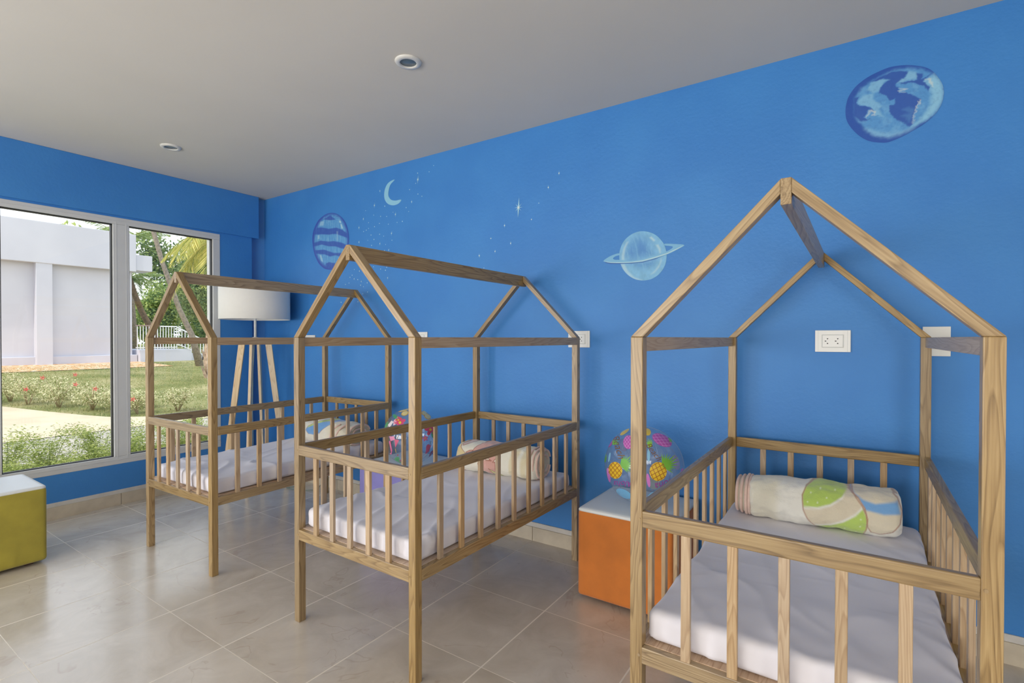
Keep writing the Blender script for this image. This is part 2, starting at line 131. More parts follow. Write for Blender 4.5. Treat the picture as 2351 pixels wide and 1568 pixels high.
def glass_mat(n,refl=1.0,tint=(1,1,1,1),base=.03,rough=.0,film=0):
    m=bpy.data.materials.new(n); m.use_nodes=True; nt=m.node_tree; N=nt.nodes; L=nt.links; N.clear()
    o=N.new('ShaderNodeOutputMaterial'); mx=N.new('ShaderNodeMixShader'); t=N.new('ShaderNodeBsdfTransparent'); g=N.new('ShaderNodeBsdfGlossy')
    t.inputs[0].default_value=tint; g.inputs['Roughness'].default_value=rough
    lw=N.new('ShaderNodeLayerWeight'); lw.inputs[0].default_value=.25
    f=mth(N,L,'MINIMUM',1,mth(N,L,'MULTIPLY',mth(N,L,'ADD',mth(N,L,'POWER',lw.outputs['Facing'],3.5),base),refl))
    L.new(f,mx.inputs[0]); L.new(t.outputs[0],mx.inputs[1]); L.new(g.outputs[0],mx.inputs[2])
    if film:
        df=N.new('ShaderNodeBsdfDiffuse'); df.inputs[0].default_value=(.8,.82,.9,1); m2=N.new('ShaderNodeMixShader'); m2.inputs[0].default_value=film
        L.new(mx.outputs[0],m2.inputs[1]); L.new(df.outputs[0],m2.inputs[2]); L.new(m2.outputs[0],o.inputs[0])
    else: L.new(mx.outputs[0],o.inputs[0])
    return m
def vinyl_print(n,c,alpha=.85):
    m,nt,b,N,L=newmat(n); b.inputs['Base Color'].default_value=srgb(c); b.inputs['Roughness'].default_value=.3; b.inputs['Alpha'].default_value=alpha
    return m

M=dict(
 blue=wall_mat('blue_wall_paint',(62,134,205),(57,128,201),bump=.3,rough=.5),
 ceil=wall_mat('ceiling_paint',(212,206,196),(208,202,192),scale=1.2,bump=.08,rough=.7),
 cream=wall_mat('cream_wall_paint',(214,208,198),scale=1.2,bump=.08,rough=.7),
 floor=tile_mat(),
 skirt=wall_mat('skirting_tile',(205,193,172),(192,180,160),scale=14,bump=.05,rough=.35),
 skirtcap=wall_mat('skirting_render',(212,208,202),(198,194,188),scale=9,bump=.15,rough=.6),
 oak=wood_mat('oak_varnished',(98,73,38),(150,122,78),(174,147,100)),
 beech=wood_mat('pale_beech',(148,116,82),(176,146,108),(192,166,130),.45),
 pine=wood_mat('pale_pine',(196,160,112),(222,194,152),(236,214,178),.5),
 ply=wood_mat('plywood_board',(150,120,95),(190,162,135),(205,180,155),.7),
 pvc=plain('window_frame_pvc',(206,207,207),.4,.02,8),
 gasket=plain('black_gasket',(22,24,24),.5),
 glass=glass_mat('window_glass',.9),
 white=plain('white_plastic',(232,232,228),.3,.015,10),
 whitegloss=plain('white_gloss_plate',(236,236,232),.12,.01,10),
 grey=plain('grey_socket',(205,208,205),.4),
 dark=plain('dark_slot',(30,32,34),.5),
 sheet=plain('white_cotton_sheet',(226,223,230),.85,.015,6,bump=.15,sheen=.15),
 shade=plain('lamp_shade_fabric',(232,230,224),.8,.01,40,sheen=.1),
 metal=plain('white_lamp_metal',(225,226,222),.35),
 cordm=plain('clear_green_cord',(120,140,130),.4),
 orange=plain('orange_suede',(198,114,42),.85,.10,9,bump=.25,sheen=.25),
 green=plain('olive_green_suede',(158,146,52),.85,.16,7,bump=.25,sheen=.25),
 purple=plain('lavender_suede',(136,132,200),.85,.06,9,bump=.2,sheen=.25),
 vinyl=plain('white_vinyl_cover',(222,226,226),.4,.015,6),
 foot=plain('brown_wood_foot',(70,40,28),.6),
  fleece=plain('cream_fleece',(232,228,208),.95,.04,60,bump=.5,sheen=.5),
 pink=plain('pink_blanket_piping',(232,202,188),.9,.05,60,bump=.4,sheen=.4),
 blanket=attr_mat('printed_fleece',.95,.6,170,.5,.1),
 paint=attr_mat('mural_paint',.5,.12,120),
 ball=glass_mat('clear_vinyl_ball',1.2,(.93,.965,.98,1),.08,.05,.06),
 render=wall_mat('white_exterior_render',(204,203,210),(197,196,204),scale=.6,bump=.2,rough=.85),
 reveal=plain('white_window_reveal',(225,224,218),.7),
 path=wall_mat('cream_concrete_path',(208,192,160),(194,176,146),scale=1.5,bump=.3,rough=.9),
 kerb=wall_mat('grey_concrete_path',(182,172,156),(166,158,144),scale=1.5,bump=.3,rough=.9),
 metalw=plain('white_painted_railing',(232,232,234),.5),
 railtop=plain('brown_handrail',(150,126,118),.5),
 bark=plain('grey_palm_bark',(140,128,114),.9,.35,12,bump=.8),
 bark2=plain('brown_palm_stump',(176,150,128),.9,.5,9,bump=.8),
 barkd=plain('dark_palm_bark',(112,92,66),.9,.35,9,bump=.8),
 trim=plain('downlight_ring',(214,212,206),.35),
 lens=plain('downlight_lens',(96,112,122),.25),
)
def ground_mat():
    m,nt,b,N,L=newmat('dry_lawn')
    tc=N.new('ShaderNodeTexCoord'); n1=N.new('ShaderNodeTexNoise'); n1.inputs['Scale'].default_value=.55; n1.inputs['Detail'].default_value=4; L.new(tc.outputs['Object'],n1.inputs['Vector'])
    n2=N.new('ShaderNodeTexNoise'); n2.inputs['Scale'].default_value=14; n2.inputs['Detail'].default_value=8; n2.inputs['Roughness'].default_value=.75; L.new(tc.outputs['Object'],n2.inputs['Vector'])
    f=mth(N,L,'ADD',mth(N,L,'MULTIPLY',n1.outputs['Fac'],.55),mth(N,L,'MULTIPLY',n2.outputs['Fac'],.5))
    cr=N.new('ShaderNodeValToRGB'); e=cr.color_ramp.elements
    e[0].position=.36; e[0].color=srgb((92,104,54)); e[1].position=.66; e[1].color=srgb((186,174,130)); x=e.new(.5); x.color=srgb((136,140,86))
    L.new(f,cr.inputs['Fac']); L.new(cr.outputs['Color'],b.inputs['Base Color']); b.inputs['Roughness'].default_value=.95; b.inputs['Specular IOR Level'].default_value=.1
    bu=N.new('ShaderNodeBump'); bu.inputs['Strength'].default_value=.8; bu.inputs['Distance'].default_value=.05; L.new(n2.outputs['Fac'],bu.inputs['Height']); L.new(bu.outputs['Normal'],b.inputs['Normal'])
    return m
M['lawn']=ground_mat()
def gravel_mat():
    m,nt,b,N,L=newmat('leaf_litter_gravel')
    tc=N.new('ShaderNodeTexCoord'); v=N.new('ShaderNodeTexVoronoi'); v.inputs['Scale'].default_value=9; L.new(tc.outputs['Object'],v.inputs['Vector'])
    cr=N.new('ShaderNodeValToRGB'); e=cr.color_ramp.elements; e[0].color=srgb((214,170,120)); e[1].color=srgb((244,226,198)); x=e.new(.5); x.color=srgb((200,150,100))
    sp=N.new('ShaderNodeSeparateColor'); L.new(v.outputs['Color'],sp.inputs[0]); L.new(sp.outputs[0],cr.inputs['Fac']); L.new(cr.outputs['Color'],b.inputs['Base Color']); b.inputs['Roughness'].default_value=.9
    return m
M['gravel']=gravel_mat()
def leafm(n,c,c2,tr=.25):
    m,nt,b,N,L=newmat(n)
    at=N.new('ShaderNodeAttribute'); at.attribute_name='rnd'
    cr=N.new('ShaderNodeValToRGB'); cr.color_ramp.elements[0].color=srgb(c); cr.color_ramp.elements[1].color=srgb(c2)
    L.new(at.outputs['Fac'],cr.inputs['Fac']); L.new(cr.outputs['Color'],b.inputs['Base Color']); b.inputs['Roughness'].default_value=.6; b.inputs['Specular IOR Level'].default_value=.3
    t=N.new('ShaderNodeBsdfTranslucent'); L.new(cr.outputs['Color'],t.inputs[0]); mx=N.new('ShaderNodeMixShader'); mx.inputs[0].default_value=tr
    o=[x for x in N if x.type=='OUTPUT_MATERIAL'][0]; L.new(b.outputs[0],mx.inputs[1]); L.new(t.outputs[0],mx.inputs[2]); L.new(mx.outputs[0],o.inputs[0])
    return m
M['lf_var']=leafm('variegated_leaf',(118,132,62),(244,234,192)); M['lf_fern']=leafm('fern_leaf',(112,134,58),(200,206,122),.3)
M['lf_grass']=leafm('lawn_blade',(118,130,72),(196,184,134),.3); M['lf_tree']=leafm('tree_leaf',(74,104,62),(164,178,108),.35); M['lf_far']=leafm('far_tree_leaf',(96,128,66),(196,206,120),.35)
M['lf_palm']=leafm('palm_leaf_green',(96,124,66),(186,198,128),.35); M['lf_yel']=leafm('palm_leaf_yellow',(150,160,70),(236,220,132),.4)
M['flower']=plain('hibiscus_red',(238,82,92),.6,.2,20); M['stem']=plain('grey_stem',(178,160,128),.9)

# ---------------------------------------------------------------- object helpers
def link(name,me,mat,parent=None,loc=(0,0,0)):
    o=bpy.data.objects.new(name,me); COL.objects.link(o)
    for mm in (mat if isinstance(mat,(list,tuple)) else [mat]): me.materials.append(mm)
    if parent: o.parent=parent
    o.location=loc; return o
def tag(o,label=None,cat=None,group=None,kind=None):
    if label:o['label']=label
    if cat:o['category']=cat
    if group:o['group']=group
    if kind:o['kind']=kind
    return o
def empty(name,loc=(0,0,0),rz=0):
    o=bpy.data.objects.new(name,None); COL.objects.link(o); o.location=loc; o.rotation_euler=(0,0,rz); o.empty_display_size=.1; return o
def kids(o): return [c for c in bpy.data.objects if c.parent is o]
def copy_tree(o,parent=None):
    c=o.copy(); COL.objects.link(c); c.parent=parent
    for ch in kids(o): copy_tree(ch,c)
    return c
def finish(bm,name,mat,parent=None,loc=(0,0,0),smooth=False,grain=None):
    bmesh.ops.recalc_face_normals(bm,faces=bm.faces)
    me=bpy.data.meshes.new(name); bm.to_mesh(me); bm.free()
    if smooth:
        for p in me.polygons:p.use_smooth=True
    if grain: set_grain(me,grain)
    return link(name,me,mat,parent,loc)
def set_grain(me,axis):
    # axis: unit vector of the grain direction
    a=Vector(axis).normalized(); t=Vector((0,0,1)) if abs(a.z)<.9 else Vector((1,0,0)); u=a.cross(t).normalized(); w=a.cross(u)
    at=me.attributes.new('grain','FLOAT_VECTOR','POINT')
    co=np.empty(len(me.vertices)*3); me.vertices.foreach_get('co',co); co=co.reshape(-1,3)
    R=np.array([u,w,a]); at.data.foreach_set('vector',(co@R.T).astype(np.float32).ravel())
def bm_box(bm,p0,p1,bev=0,seg=2):
    r=bmesh.ops.create_cube(bm,size=1); vs=r['verts']
    for v in vs: v.co=Vector([(p0[i]+p1[i])/2+v.co[i]*(p1[i]-p0[i]) for i in range(3)])
    if bev:
        es=list({e for v in vs for e in v.link_edges})
        bmesh.ops.bevel(bm,geom=es,offset=bev,segments=seg,profile=.5,affect='EDGES')
def box(name,p0,p1,mat,parent=None,bev=0,grain=None,loc=(0,0,0),seg=2):
    bm=bmesh.new(); bm_box(bm,p0,p1,bev,seg); return finish(bm,name,mat,parent,loc,grain=grain)
def prism(name,poly,y0,y1,mat,parent=None,bev=0,grain=None,axis='y',loc=(0,0,0)):
    # poly in the (x,z) plane extruded along y, or (y,z) along x, or (x,y) along z
    bm=bmesh.new(); f={'y':lambda a,b,t:(a,t,b),'x':lambda a,b,t:(t,a,b),'z':lambda a,b,t:(a,b,t)}[axis]
    A=[bm.verts.new(f(a,b,y0)) for a,b in poly]; B=[bm.verts.new(f(a,b,y1)) for a,b in poly]; n=len(poly)
    bm.faces.new(A); bm.faces.new(B[::-1])
    for i in range(n): bm.faces.new((A[i],B[i],B[(i+1)%n],A[(i+1)%n]))
    if bev: bmesh.ops.bevel(bm,geom=list(bm.edges),offset=bev,segments=2,profile=.5,affect='EDGES')
    return finish(bm,name,mat,parent,loc,grain=grain)
def bm_tube(bm,pts,rad,n=10,cap=True):
    pts=[Vector(p) for p in pts]; rs=rad if isinstance(rad,(list,tuple)) else [rad]*len(pts); rings=[]
    prev=None
    for i,p in enumerate(pts):
        d=(pts[min(i+1,len(pts)-1)]-pts[max(i-1,0)]).normalized()
        t=Vector((0,0,1)) if abs(d.z)<.95 else Vector((1,0,0))
        if prev is None: u=d.cross(t).normalized()
        else: u=(prev-d*prev.dot(d)).normalized()
        prev=u; w=d.cross(u)
        rings.append([bm.verts.new(p+(u*math.cos(2*math.pi*k/n)+w*math.sin(2*math.pi*k/n))*rs[i]) for k in range(n)])
    for a,b in zip(rings,rings[1:]):
        for k in range(n): bm.faces.new((a[k],a[(k+1)%n],b[(k+1)%n],b[k]))
    if cap: bm.faces.new(rings[0]); bm.faces.new(rings[-1][::-1])
def tube(name,pts,rad,mat,parent=None,n=10,loc=(0,0,0),smooth=True,grain=None):
    bm=bmesh.new(); bm_tube(bm,pts,rad,n); return finish(bm,name,mat,parent,loc,smooth,grain)
def lathe(name,prof,mat,parent=None,n=48,loc=(0,0,0),smooth=True):
    bm=bmesh.new(); rings=[]
    for r,z in prof: rings.append([bm.verts.new((r*math.cos(2*math.pi*k/n),r*math.sin(2*math.pi*k/n),z)) for k in range(n)] if r>1e-6 else [bm.verts.new((0,0,z))])
    for a,b in zip(rings,rings[1:]):
        for k in range(n):
            q=[a[k%len(a)],a[(k+1)%len(a)],b[(k+1)%len(b)],b[k%len(b)]]; s=[]
            for v in q:
                if v not in s:s.append(v)
            if len(s)>2: bm.faces.new(s)
    return finish(bm,name,mat,parent,loc,smooth)
def soft_box(name,size,r,mat,parent=None,loc=(0,0,0),n=(20,20,8),disp=None):
    # rounded box centred in x,y with its bottom at z=0; disp(v,nrm)->Vector offset
    sx,sy,sz=size; verts={}; V=[];F=[]
    def vid(p):
        k=tuple(round(c,6) for c in p)
        if k not in verts: verts[k]=len(V); V.append(Vector(p))
        return verts[k]
    def lin(a,k,m): return -a/2+a*k/m
    nx,ny,nz=n
    for s in (0,1):
        for i in range(nx):
            for j in range(ny):
                q=[(lin(sx,i,nx),lin(sy,j,ny)),(lin(sx,i+1,nx),lin(sy,j,ny)),(lin(sx,i+1,nx),lin(sy,j+1,ny)),(lin(sx,i,nx),lin(sy,j+1,ny))]
                f=[vid((a,b,(-1,1)[s]*sz/2)) for a,b in q]; F.append(f if s else f[::-1])
        for i in range(nx):
            for j in range(nz):
                q=[(lin(sx,i,nx),lin(sz,j,nz)),(lin(sx,i+1,nx),lin(sz,j,nz)),(lin(sx,i+1,nx),lin(sz,j+1,nz)),(lin(sx,i,nx),lin(sz,j+1,nz))]
                f=[vid((a,(-1,1)[s]*sy/2,b)) for a,b in q]; F.append(f[::-1] if s else f)
        for i in range(ny):
            for j in range(nz):
                q=[(lin(sy,i,ny),lin(sz,j,nz)),(lin(sy,i+1,ny),lin(sz,j,nz)),(lin(sy,i+1,ny),lin(sz,j+1,nz)),(lin(sy,i,ny),lin(sz,j+1,nz))]
                f=[vid(((-1,1)[s]*sx/2,a,b)) for a,b in q]; F.append(f if s else f[::-1])
    out=[]
    for v in V:
        c=Vector([max(-h/2+r,min(h/2-r,x)) for x,h in zip(v,(sx,sy,sz))]); d=v-c
        if d.length>1e-9: nn=d.normalized(); p=c+nn*min(r,d.length) if d.length>r else v
        else: nn=Vector((0,0,1)); p=v
        if d.length<1e-9: nn=Vector((0,0,1))
        p=Vector(p)
        if disp: p=p+disp(p,nn)
        p.z+=sz/2; out.append(p)
    me=bpy.data.meshes.new(name); me.from_pydata([tuple(p) for p in out],[],F); me.update()
    for p in me.polygons:p.use_smooth=True
    return link(name,me,mat,parent,loc)
# painting helpers (numpy)
def in_poly(X,Y,poly):
    ins=np.zeros(X.shape,bool); n=len(poly); j=n-1
    for i in range(n):
        xi,yi=poly[i][:2]; xj,yj=poly[j][:2]
        c=((yi>Y)!=(yj>Y))&(X<(xj-xi)*(Y-yi)/((yj-yi) if yj!=yi else 1e-12)+xi); ins^=c; j=i
    return ins
def dist_poly(X,Y,poly,closed=True):
    D=np.full(X.shape,1e9); n=len(poly)
    for i in range(n if closed else n-1):
        x1,y1=poly[i][:2]; x2,y2=poly[(i+1)%n][:2]; dx,dy=x2-x1,y2-y1; l=dx*dx+dy*dy+1e-15
        t=np.clip(((X-x1)*dx+(Y-y1)*dy)/l,0,1); D=np.minimum(D,np.hypot(X-x1-t*dx,Y-y1-t*dy))
    return D
def mask(X,Y,poly,soft):
    d=dist_poly(X,Y,poly); d=np.where(in_poly(X,Y,poly),d,-d); t=np.clip(d/soft*.5+.5,0,1); return t*t*(3-2*t)
def over(C,m,c,op=1.):
    c=np.array(srgb(c)[:3]); return C*(1-(m*op)[:,None])+c*(m*op)[:,None]
def set_col(me,C):
    at=me.color_attributes.new('Col','FLOAT_COLOR','POINT'); A=np.ones((len(C),4),np.float32); A[:,:3]=C; at.data.foreach_set('color',A.ravel())
def smooth_outline(p,k=6):
    # Catmull-Rom closed
    P=[np.array(a) for a in p]; n=len(P); out=[]
    for i in range(n):
        p0,p1,p2,p3=P[i-1],P[i],P[(i+1)%n],P[(i+2)%n]
        for j in range(k):
            t=j/k; out.append(tuple(.5*((2*p1)+(-p0+p2)*t+(2*p0-5*p1+4*p2-p3)*t*t+(-p0+3*p1-3*p2+p3)*t**3)))
    return out
def fbm(X,Y,s,seed=0):
    return np.array([noise.fractal(Vector((x*s,y*s,seed)),.6,2.0,4) for x,y in zip(X,Y)])
def polar_decal(name,outline,paintfn,parent,y,nr=70,label=None):
    o=smooth_outline(outline,8); c=np.mean(o,axis=0); n=len(o); V=[(c[0],y,c[1])]; 
    for r in range(1,nr+1):
        t=r/nr
        V+= [(c[0]+(a-c[0])*t,y,c[1]+(b-c[1])*t) for a,b in o]
    F=[(0,1+(k+1)%n,1+k) for k in range(n)]
    for r in range(nr-1):
        a=1+r*n; b=a+n
        F+=[(a+k,a+(k+1)%n,b+(k+1)%n,b+k) for k in range(n)]
    me=bpy.data.meshes.new(name); me.from_pydata(V,[],F); me.update()
    A=np.array(V); set_col(me,paintfn(A[:,0],A[:,2])); ob=link(name,me,M['paint'],parent)
    if label: ob['label']=label
    return ob
def flat_decal(name,polys,parent,y,label=None):
    # polys: list of (points, colour, y offset)
    V=[];F=[];C=[]
    for pts,c,dy in polys:
        vs=[Vector((a,b,0)) for a,b in pts]; tr=geometry.tessellate_polygon([vs]); o=len(V)
        V+=[(a,y+dy,b) for a,b in pts]; C+=[srgb(c)[:3]]*len(pts)
        for t in tr:
            p=[vs[i] for i in t]; cr=(p[1]-p[0]).cross(p[2]-p[0]).z
            F.append(tuple(o+i for i in (t if cr>0 else t[::-1])))
    me=bpy.data.meshes.new(name); me.from_pydata(V,[],F); me.update(); set_col(me,np.array(C)); ob=link(name,me,M['paint'],parent)
    if label: ob['label']=label
    return ob
# ---------------------------------------------------------------- camera
f_px,cy_px,yaw,pitch,roll=1167.47,788.226,.5909566,-.00991367,.0003984
def cam_axis(u,v,w):
    c,s=math.cos(roll),math.sin(roll); u,v=c*u-s*v,s*u+c*v
    c,s=math.cos(pitch),math.sin(pitch); w,v=c*w-s*v,s*w+c*v
    c,s=math.cos(yaw),math.sin(yaw); return Vector((c*u-s*w,s*u+c*w,v))
cd=bpy.data.cameras.new('camera'); cam=bpy.data.objects.new('camera',cd); COL.objects.link(cam)
R=cam_axis(1,0,0);U=cam_axis(0,1,0);Fw=cam_axis(0,0,1)
cam.matrix_world=Matrix(((R.x,U.x,-Fw.x,0),(R.y,U.y,-Fw.y,0),(R.z,U.z,-Fw.z,1.3),(0,0,0,1)))
cd.sensor_fit='HORIZONTAL'; cd.sensor_width=36; cd.lens=f_px/2351*36; cd.shift_y=(cy_px-784)/2351; cd.clip_start=.05; cd.clip_end=300
SC.camera=cam
SC.view_settings.view_transform='Standard'; SC.view_settings.look='None'; SC.view_settings.gamma=1; SC.view_settings.use_curve_mapping=False; SC.view_settings.exposure=0

# ---------------------------------------------------------------- room shell
CZ=2.65; XL=-4.755; XO=-4.842; XR=2.6; YB=2.79; YF=-3.2
def struct(o): o['kind']='structure'; return o
struct(box('floor',(-5.0,YF-.2,-.12),(XR+.2,YB+.2,0),M['floor']))
struct(box('ceiling',(-5.0,YF-.2,CZ),(XR+.2,YB+.2,CZ+.15),M['ceil']))
wall_back=struct(box('wall_back',(-5.0,YB,0),(XR+.2,YB+.2,CZ),M['blue']))
struct(box('wall_right',(XR,YF,0),(XR+.2,YB,CZ),M['cream']))
struct(box('wall_front',(-5.0,YF-.2,0),(XR+.2,YF,CZ),M['cream']))
# left wall around the window opening
bm=bmesh.new(); WY0,WY1,WZ0,WZ1=.10,2.35,.318,2.237
bm_box(bm,(XO,YF,0),(XL,WY0,CZ)); bm_box(bm,(XO,WY0,0),(XL,WY1,WZ0)); bm_box(bm,(XO,WY0,WZ1),(XL,WY1,CZ)); bm_box(bm,(XO,WY1,0),(XL,2.644,CZ))
wl=struct(finish(bm,'wall_left',M['blue']))
pier=struct(prism('trim_1',[(-4.95,2.644),(-4.83,2.644),(-4.83,2.68),(-4.79,2.79),(-4.95,2.79)],0,CZ,M['blue'],axis='z'))
beam=struct(box('trim_2',(XL-.002,YF,2.252),(-4.735,2.704,CZ),M['blue'],bev=.003))
# exterior skin of the wall, white render and window reveal
bm=bmesh.new()
bm_box(bm,(-4.875,YF-.2,-.3),(XO-.001,WY0,3.2)); bm_box(bm,(-4.875,WY0,-.3),(XO-.001,WY1-.055,WZ0-.02)); bm_box(bm,(-4.875,WY0,WZ1+.02),(XO-.001,WY1-.055,3.2)); bm_box(bm,(-4.875,WY1-.055,-.3),(XO-.001,YB+.2,3.2))
struct(finish(bm,'trim_3',M['reveal']))
struct(box('trim_4',(XO,2.292,WZ0),(-4.826,WY1-.001,WZ1),M['reveal']))
# skirting: tile with a rendered cap
def skirt(name,x0,y0,x1,y1,inner):
    # inner: unit normal into the room
    nx,ny=inner
    e=struct(empty(name,(0,0,0)))
    L_=math.hypot(x1-x0,y1-y0); 
    def bb(z0,z1,t,mat,nm,a=0,b=1):
        xs=[x0+(x1-x0)*a,x0+(x1-x0)*b]; ys=[y0+(y1-y0)*a,y0+(y1-y0)*b]
        p=(min(xs+[x+nx*t for x in xs]),min(ys+[y+ny*t for y in ys]),z0); q=(max(xs+[x+nx*t for x in xs]),max(ys+[y+ny*t for y in ys]),z1)
        return box(nm,p,q,mat,e,bev=.0015)
    bb(.088,.118,.008,M['skirtcap'],'cap')
    n=max(1,round(L_/.5))
    return e,bb,n
e,bb,n=skirt('baseboard_back',-4.79,YB,XR,YB,(0,-1))
# tile boards with open joints at the grout lines
xs=[-4.79]+[ -1.214+.4908*k for k in range(-7,8)]+[XR]
for a,b in zip(xs,xs[1:]):
    if b-a<.02: continue
    box('tile',(a+.0015,YB-.014,0),(b-.0015,YB,.088),M['skirt'],e,bev=.001)
e2,bb2,n=skirt('baseboard_left',XL,YF,XL,2.644,(1,0))
ys=[YF]+[1.59+.5*k for k in range(-9,3)]+[2.644]
for a,b in zip(ys,ys[1:]):
    if b-a<.02: continue
    box('tile',(XL,a+.0015,0),(XL+.012,b-.0015,.088),M['skirt'],e2,bev=.001)
# ---------------------------------------------------------------- window
win=struct(empty('window_1',(XL,1.2,WZ0)))
def wbox(nm,p0,p1,mat,par,bev=.002):
    return box(nm,tuple(Vector(p0)-Vector((XL,1.2,WZ0))),tuple(Vector(p1)-Vector((XL,1.2,WZ0))),mat,par,bev)
fx0,fx1=XL-.07,XL+.004
bm=bmesh.new(); o_=Vector((XL,1.2,WZ0))
def fb(p0,p1,bev=.003): bm_box(bm,tuple(Vector(p0)-o_),tuple(Vector(p1)-o_),bev)
fb((fx0,WY0,WZ0),(fx1,WY1,.378)); fb((fx0,WY0,2.185),(fx1,WY1,WZ1)); fb((fx0,WY0,.378),(fx1,.16,2.185)); fb((fx0,2.289,.378),(fx1,WY1,2.185))
fb((fx0,1.55,.378),(fx1,1.657,2.185)); fb((fx0,.818,.378),(fx1,.923,2.185))
# stepped inner beads beside the mullions
for y0,y1 in ((1.568,1.574),(1.634,1.640),(.836,.842),(.900,.906)): fb((fx1-.001,y0,.36),(fx1+.0015,y1,2.20),.0005)
fb((fx1-.001,WY0,.352),(fx1+.003,WY1,.3565),.001); fb((fx1-.001,WY0,2.208),(fx1+.003,WY1,2.212),.001)
finish(bm,'window_frame',M['pvc'],win)
for y0,y1 in ((.16,.818),(.923,1.55),(1.657,2.289)):
    bm=bmesh.new(); g=.006; xg0,xg1=XL-.045,XL-.012
    fb((xg0,y0,.378),(xg1,y1,.378+g),0); fb((xg0,y0,2.185-g*1.2),(xg1,y1,2.185),0); fb((xg0,y0,.378),(xg1,y0+g,2.185),0); fb((xg0,y1-g,.378),(xg1,y1,2.185),0)
    finish(bm,'gasket',M['gasket'],win)
    bm=bmesh.new(); fb((XL-.031,y0+.004,.382),(XL-.027,y1-.004,2.181),0); finish(bm,'glass_pane',M['glass'],win)

# ---------------------------------------------------------------- mural on the blue wall
D=DATA; YD=YB-.0016
def nz(X,Y,s,seed): 
    return fbm(X,Y,s,seed)
def p_earth(X,Y):
    n1=nz(X,Y,22,1); n2=nz(X,Y,70,5); Xj=X+n2*.003; Yj=Y+nz(X,Y,70,9)*.003
    C=np.tile(np.array(srgb((38,88,172))[:3]),(len(X),1)); C=C*(1+.10*n1)[:,None]
    C=over(C,mask(Xj,Yj,D['earth_inner'],.012),(84,150,208))
    C=over(C,np.clip(n1*1.4,0,1),(120,178,220),.5*1)*1.0
    C=over(C,1-mask(Xj,Yj,D['earth_inner'],.010),(36,84,170),.95)
    C=over(C,mask(Xj,Yj,D['earth_band'],.016),(142,196,226),.7)
    C=over(C,mask(Xj,Yj,D['earth_cres'],.012),(142,198,226),.9)
    for k,o in (('cl1',.8),('cl2',.75),('cl3',.75)): C=over(C,mask(Xj,Yj,D['earth_'+k],.006),(134,190,222),o)
    for k in ('land1','land2','land3','land4'): C=over(C,mask(Xj,Yj,D['earth_'+k],.0035),(44,88,172),.95)
    C=over(C,np.clip(-n2*1.5,0,1)*0.5*mask(X,Y,D['earth_inner'],.01),(40,80,165),.35)
    C=over(C,mask(Xj,Yj,D['earth_cl4'],.008),(74,128,190),.7)
    for k in ('w1','w2','w3','w4'): C=over(C,mask(Xj+n2*.006,Yj,D['earth_'+k],.004),(214,222,214),.6)
    return C
polar_decal('painted_planet',D['earth_out'],p_earth,wall_back,YD,90,'painted blue planet with dark continents, high on the wall at right')
def p_str(X,Y):
    n1=nz(X,Y,26,2); n2=nz(X,Y,60,6); Xj=X+n2*.002
    st=nz(X*3,Y*.35,30,8)
    C=np.tile(np.array(srgb((56,84,176))[:3]),(len(X),1))
    C=over(C,mask(X,Y,D['stripe_inner'],.022),(84,150,208)); C=over(C,mask(X,Y,D['stripe_inner'],.02)*np.clip(st*1.6+.1,0,1),(136,192,224),.55)
    for k in ('cap','b1','b2','b3','b4'):
        m=mask(Xj,Y,D['stripe_'+k],.004); C=over(C,m,(56,88,176),.92); C=over(C,m*np.clip(st*1.2,0,1),(84,130,196),.35)
    for k,o in (('h1',.95),('h2',.95),('h3',.6),('h4',.5),('h5',.6),('h6',.3)): C=over(C,mask(X,Y,D['stripe_'+k],.005),(176,214,228),o)
    return C
polar_decal('painted_planet',D['stripe_out'],p_str,wall_back,YD,60,'painted oval planet with wavy dark blue stripes, near the left corner')
def p_sat(X,Y):
    n1=nz(X,Y,26,3); st=nz(X*2.4+Y*.5,Y*.6,30,4)
    C=np.tile(np.array(srgb((122,182,220))[:3]),(len(X),1)); C=C*(1+.12*n1)[:,None]
    C=over(C,mask(X,Y,D['sat_dk'],.045),(74,136,202),.9); C=over(C,mask(X,Y,D['sat_dk2'],.03),(74,136,202),.8)
    C=over(C,np.clip(st*1.5,0,1)*mask(X,Y,D['sat_out'],.05),(132,190,222),.45)
    C=over(C,mask(X,Y,D['sat_l1'],.02),(104,166,214),.5)
    for k,o in (('h1',.9),('h2',.75),('h3',.6),('h4',.6),('h5',.6)): C=over(C,mask(X,Y,D['sat_'+k],.007),(186,216,224),o)
    return C
polar_decal('painted_planet',D['sat_out'],p_sat,wall_back,YD,60,'painted pale blue ringed planet between the two nearer cribs')
flat_decal('painted_planet_ring',[(D['sat_sh'],(38,86,160),-.0003),(smooth_outline(D['sat_ring'],3),(122,182,218),-.0006),(D['sat_edge'],(178,212,222),-.0009)],wall_back,YD)
mo=smooth_outline(D['moon'],5)
def p_moon(X,Y):
    C=np.tile(np.array(srgb((142,196,222))[:3]),(len(X),1)); return C*(1+.12*nz(X,Y,40,3))[:,None]
flat_decal('painted_crescent_moon',[(mo,(142,198,224),0)],wall_back,YD,'painted pale crescent moon')
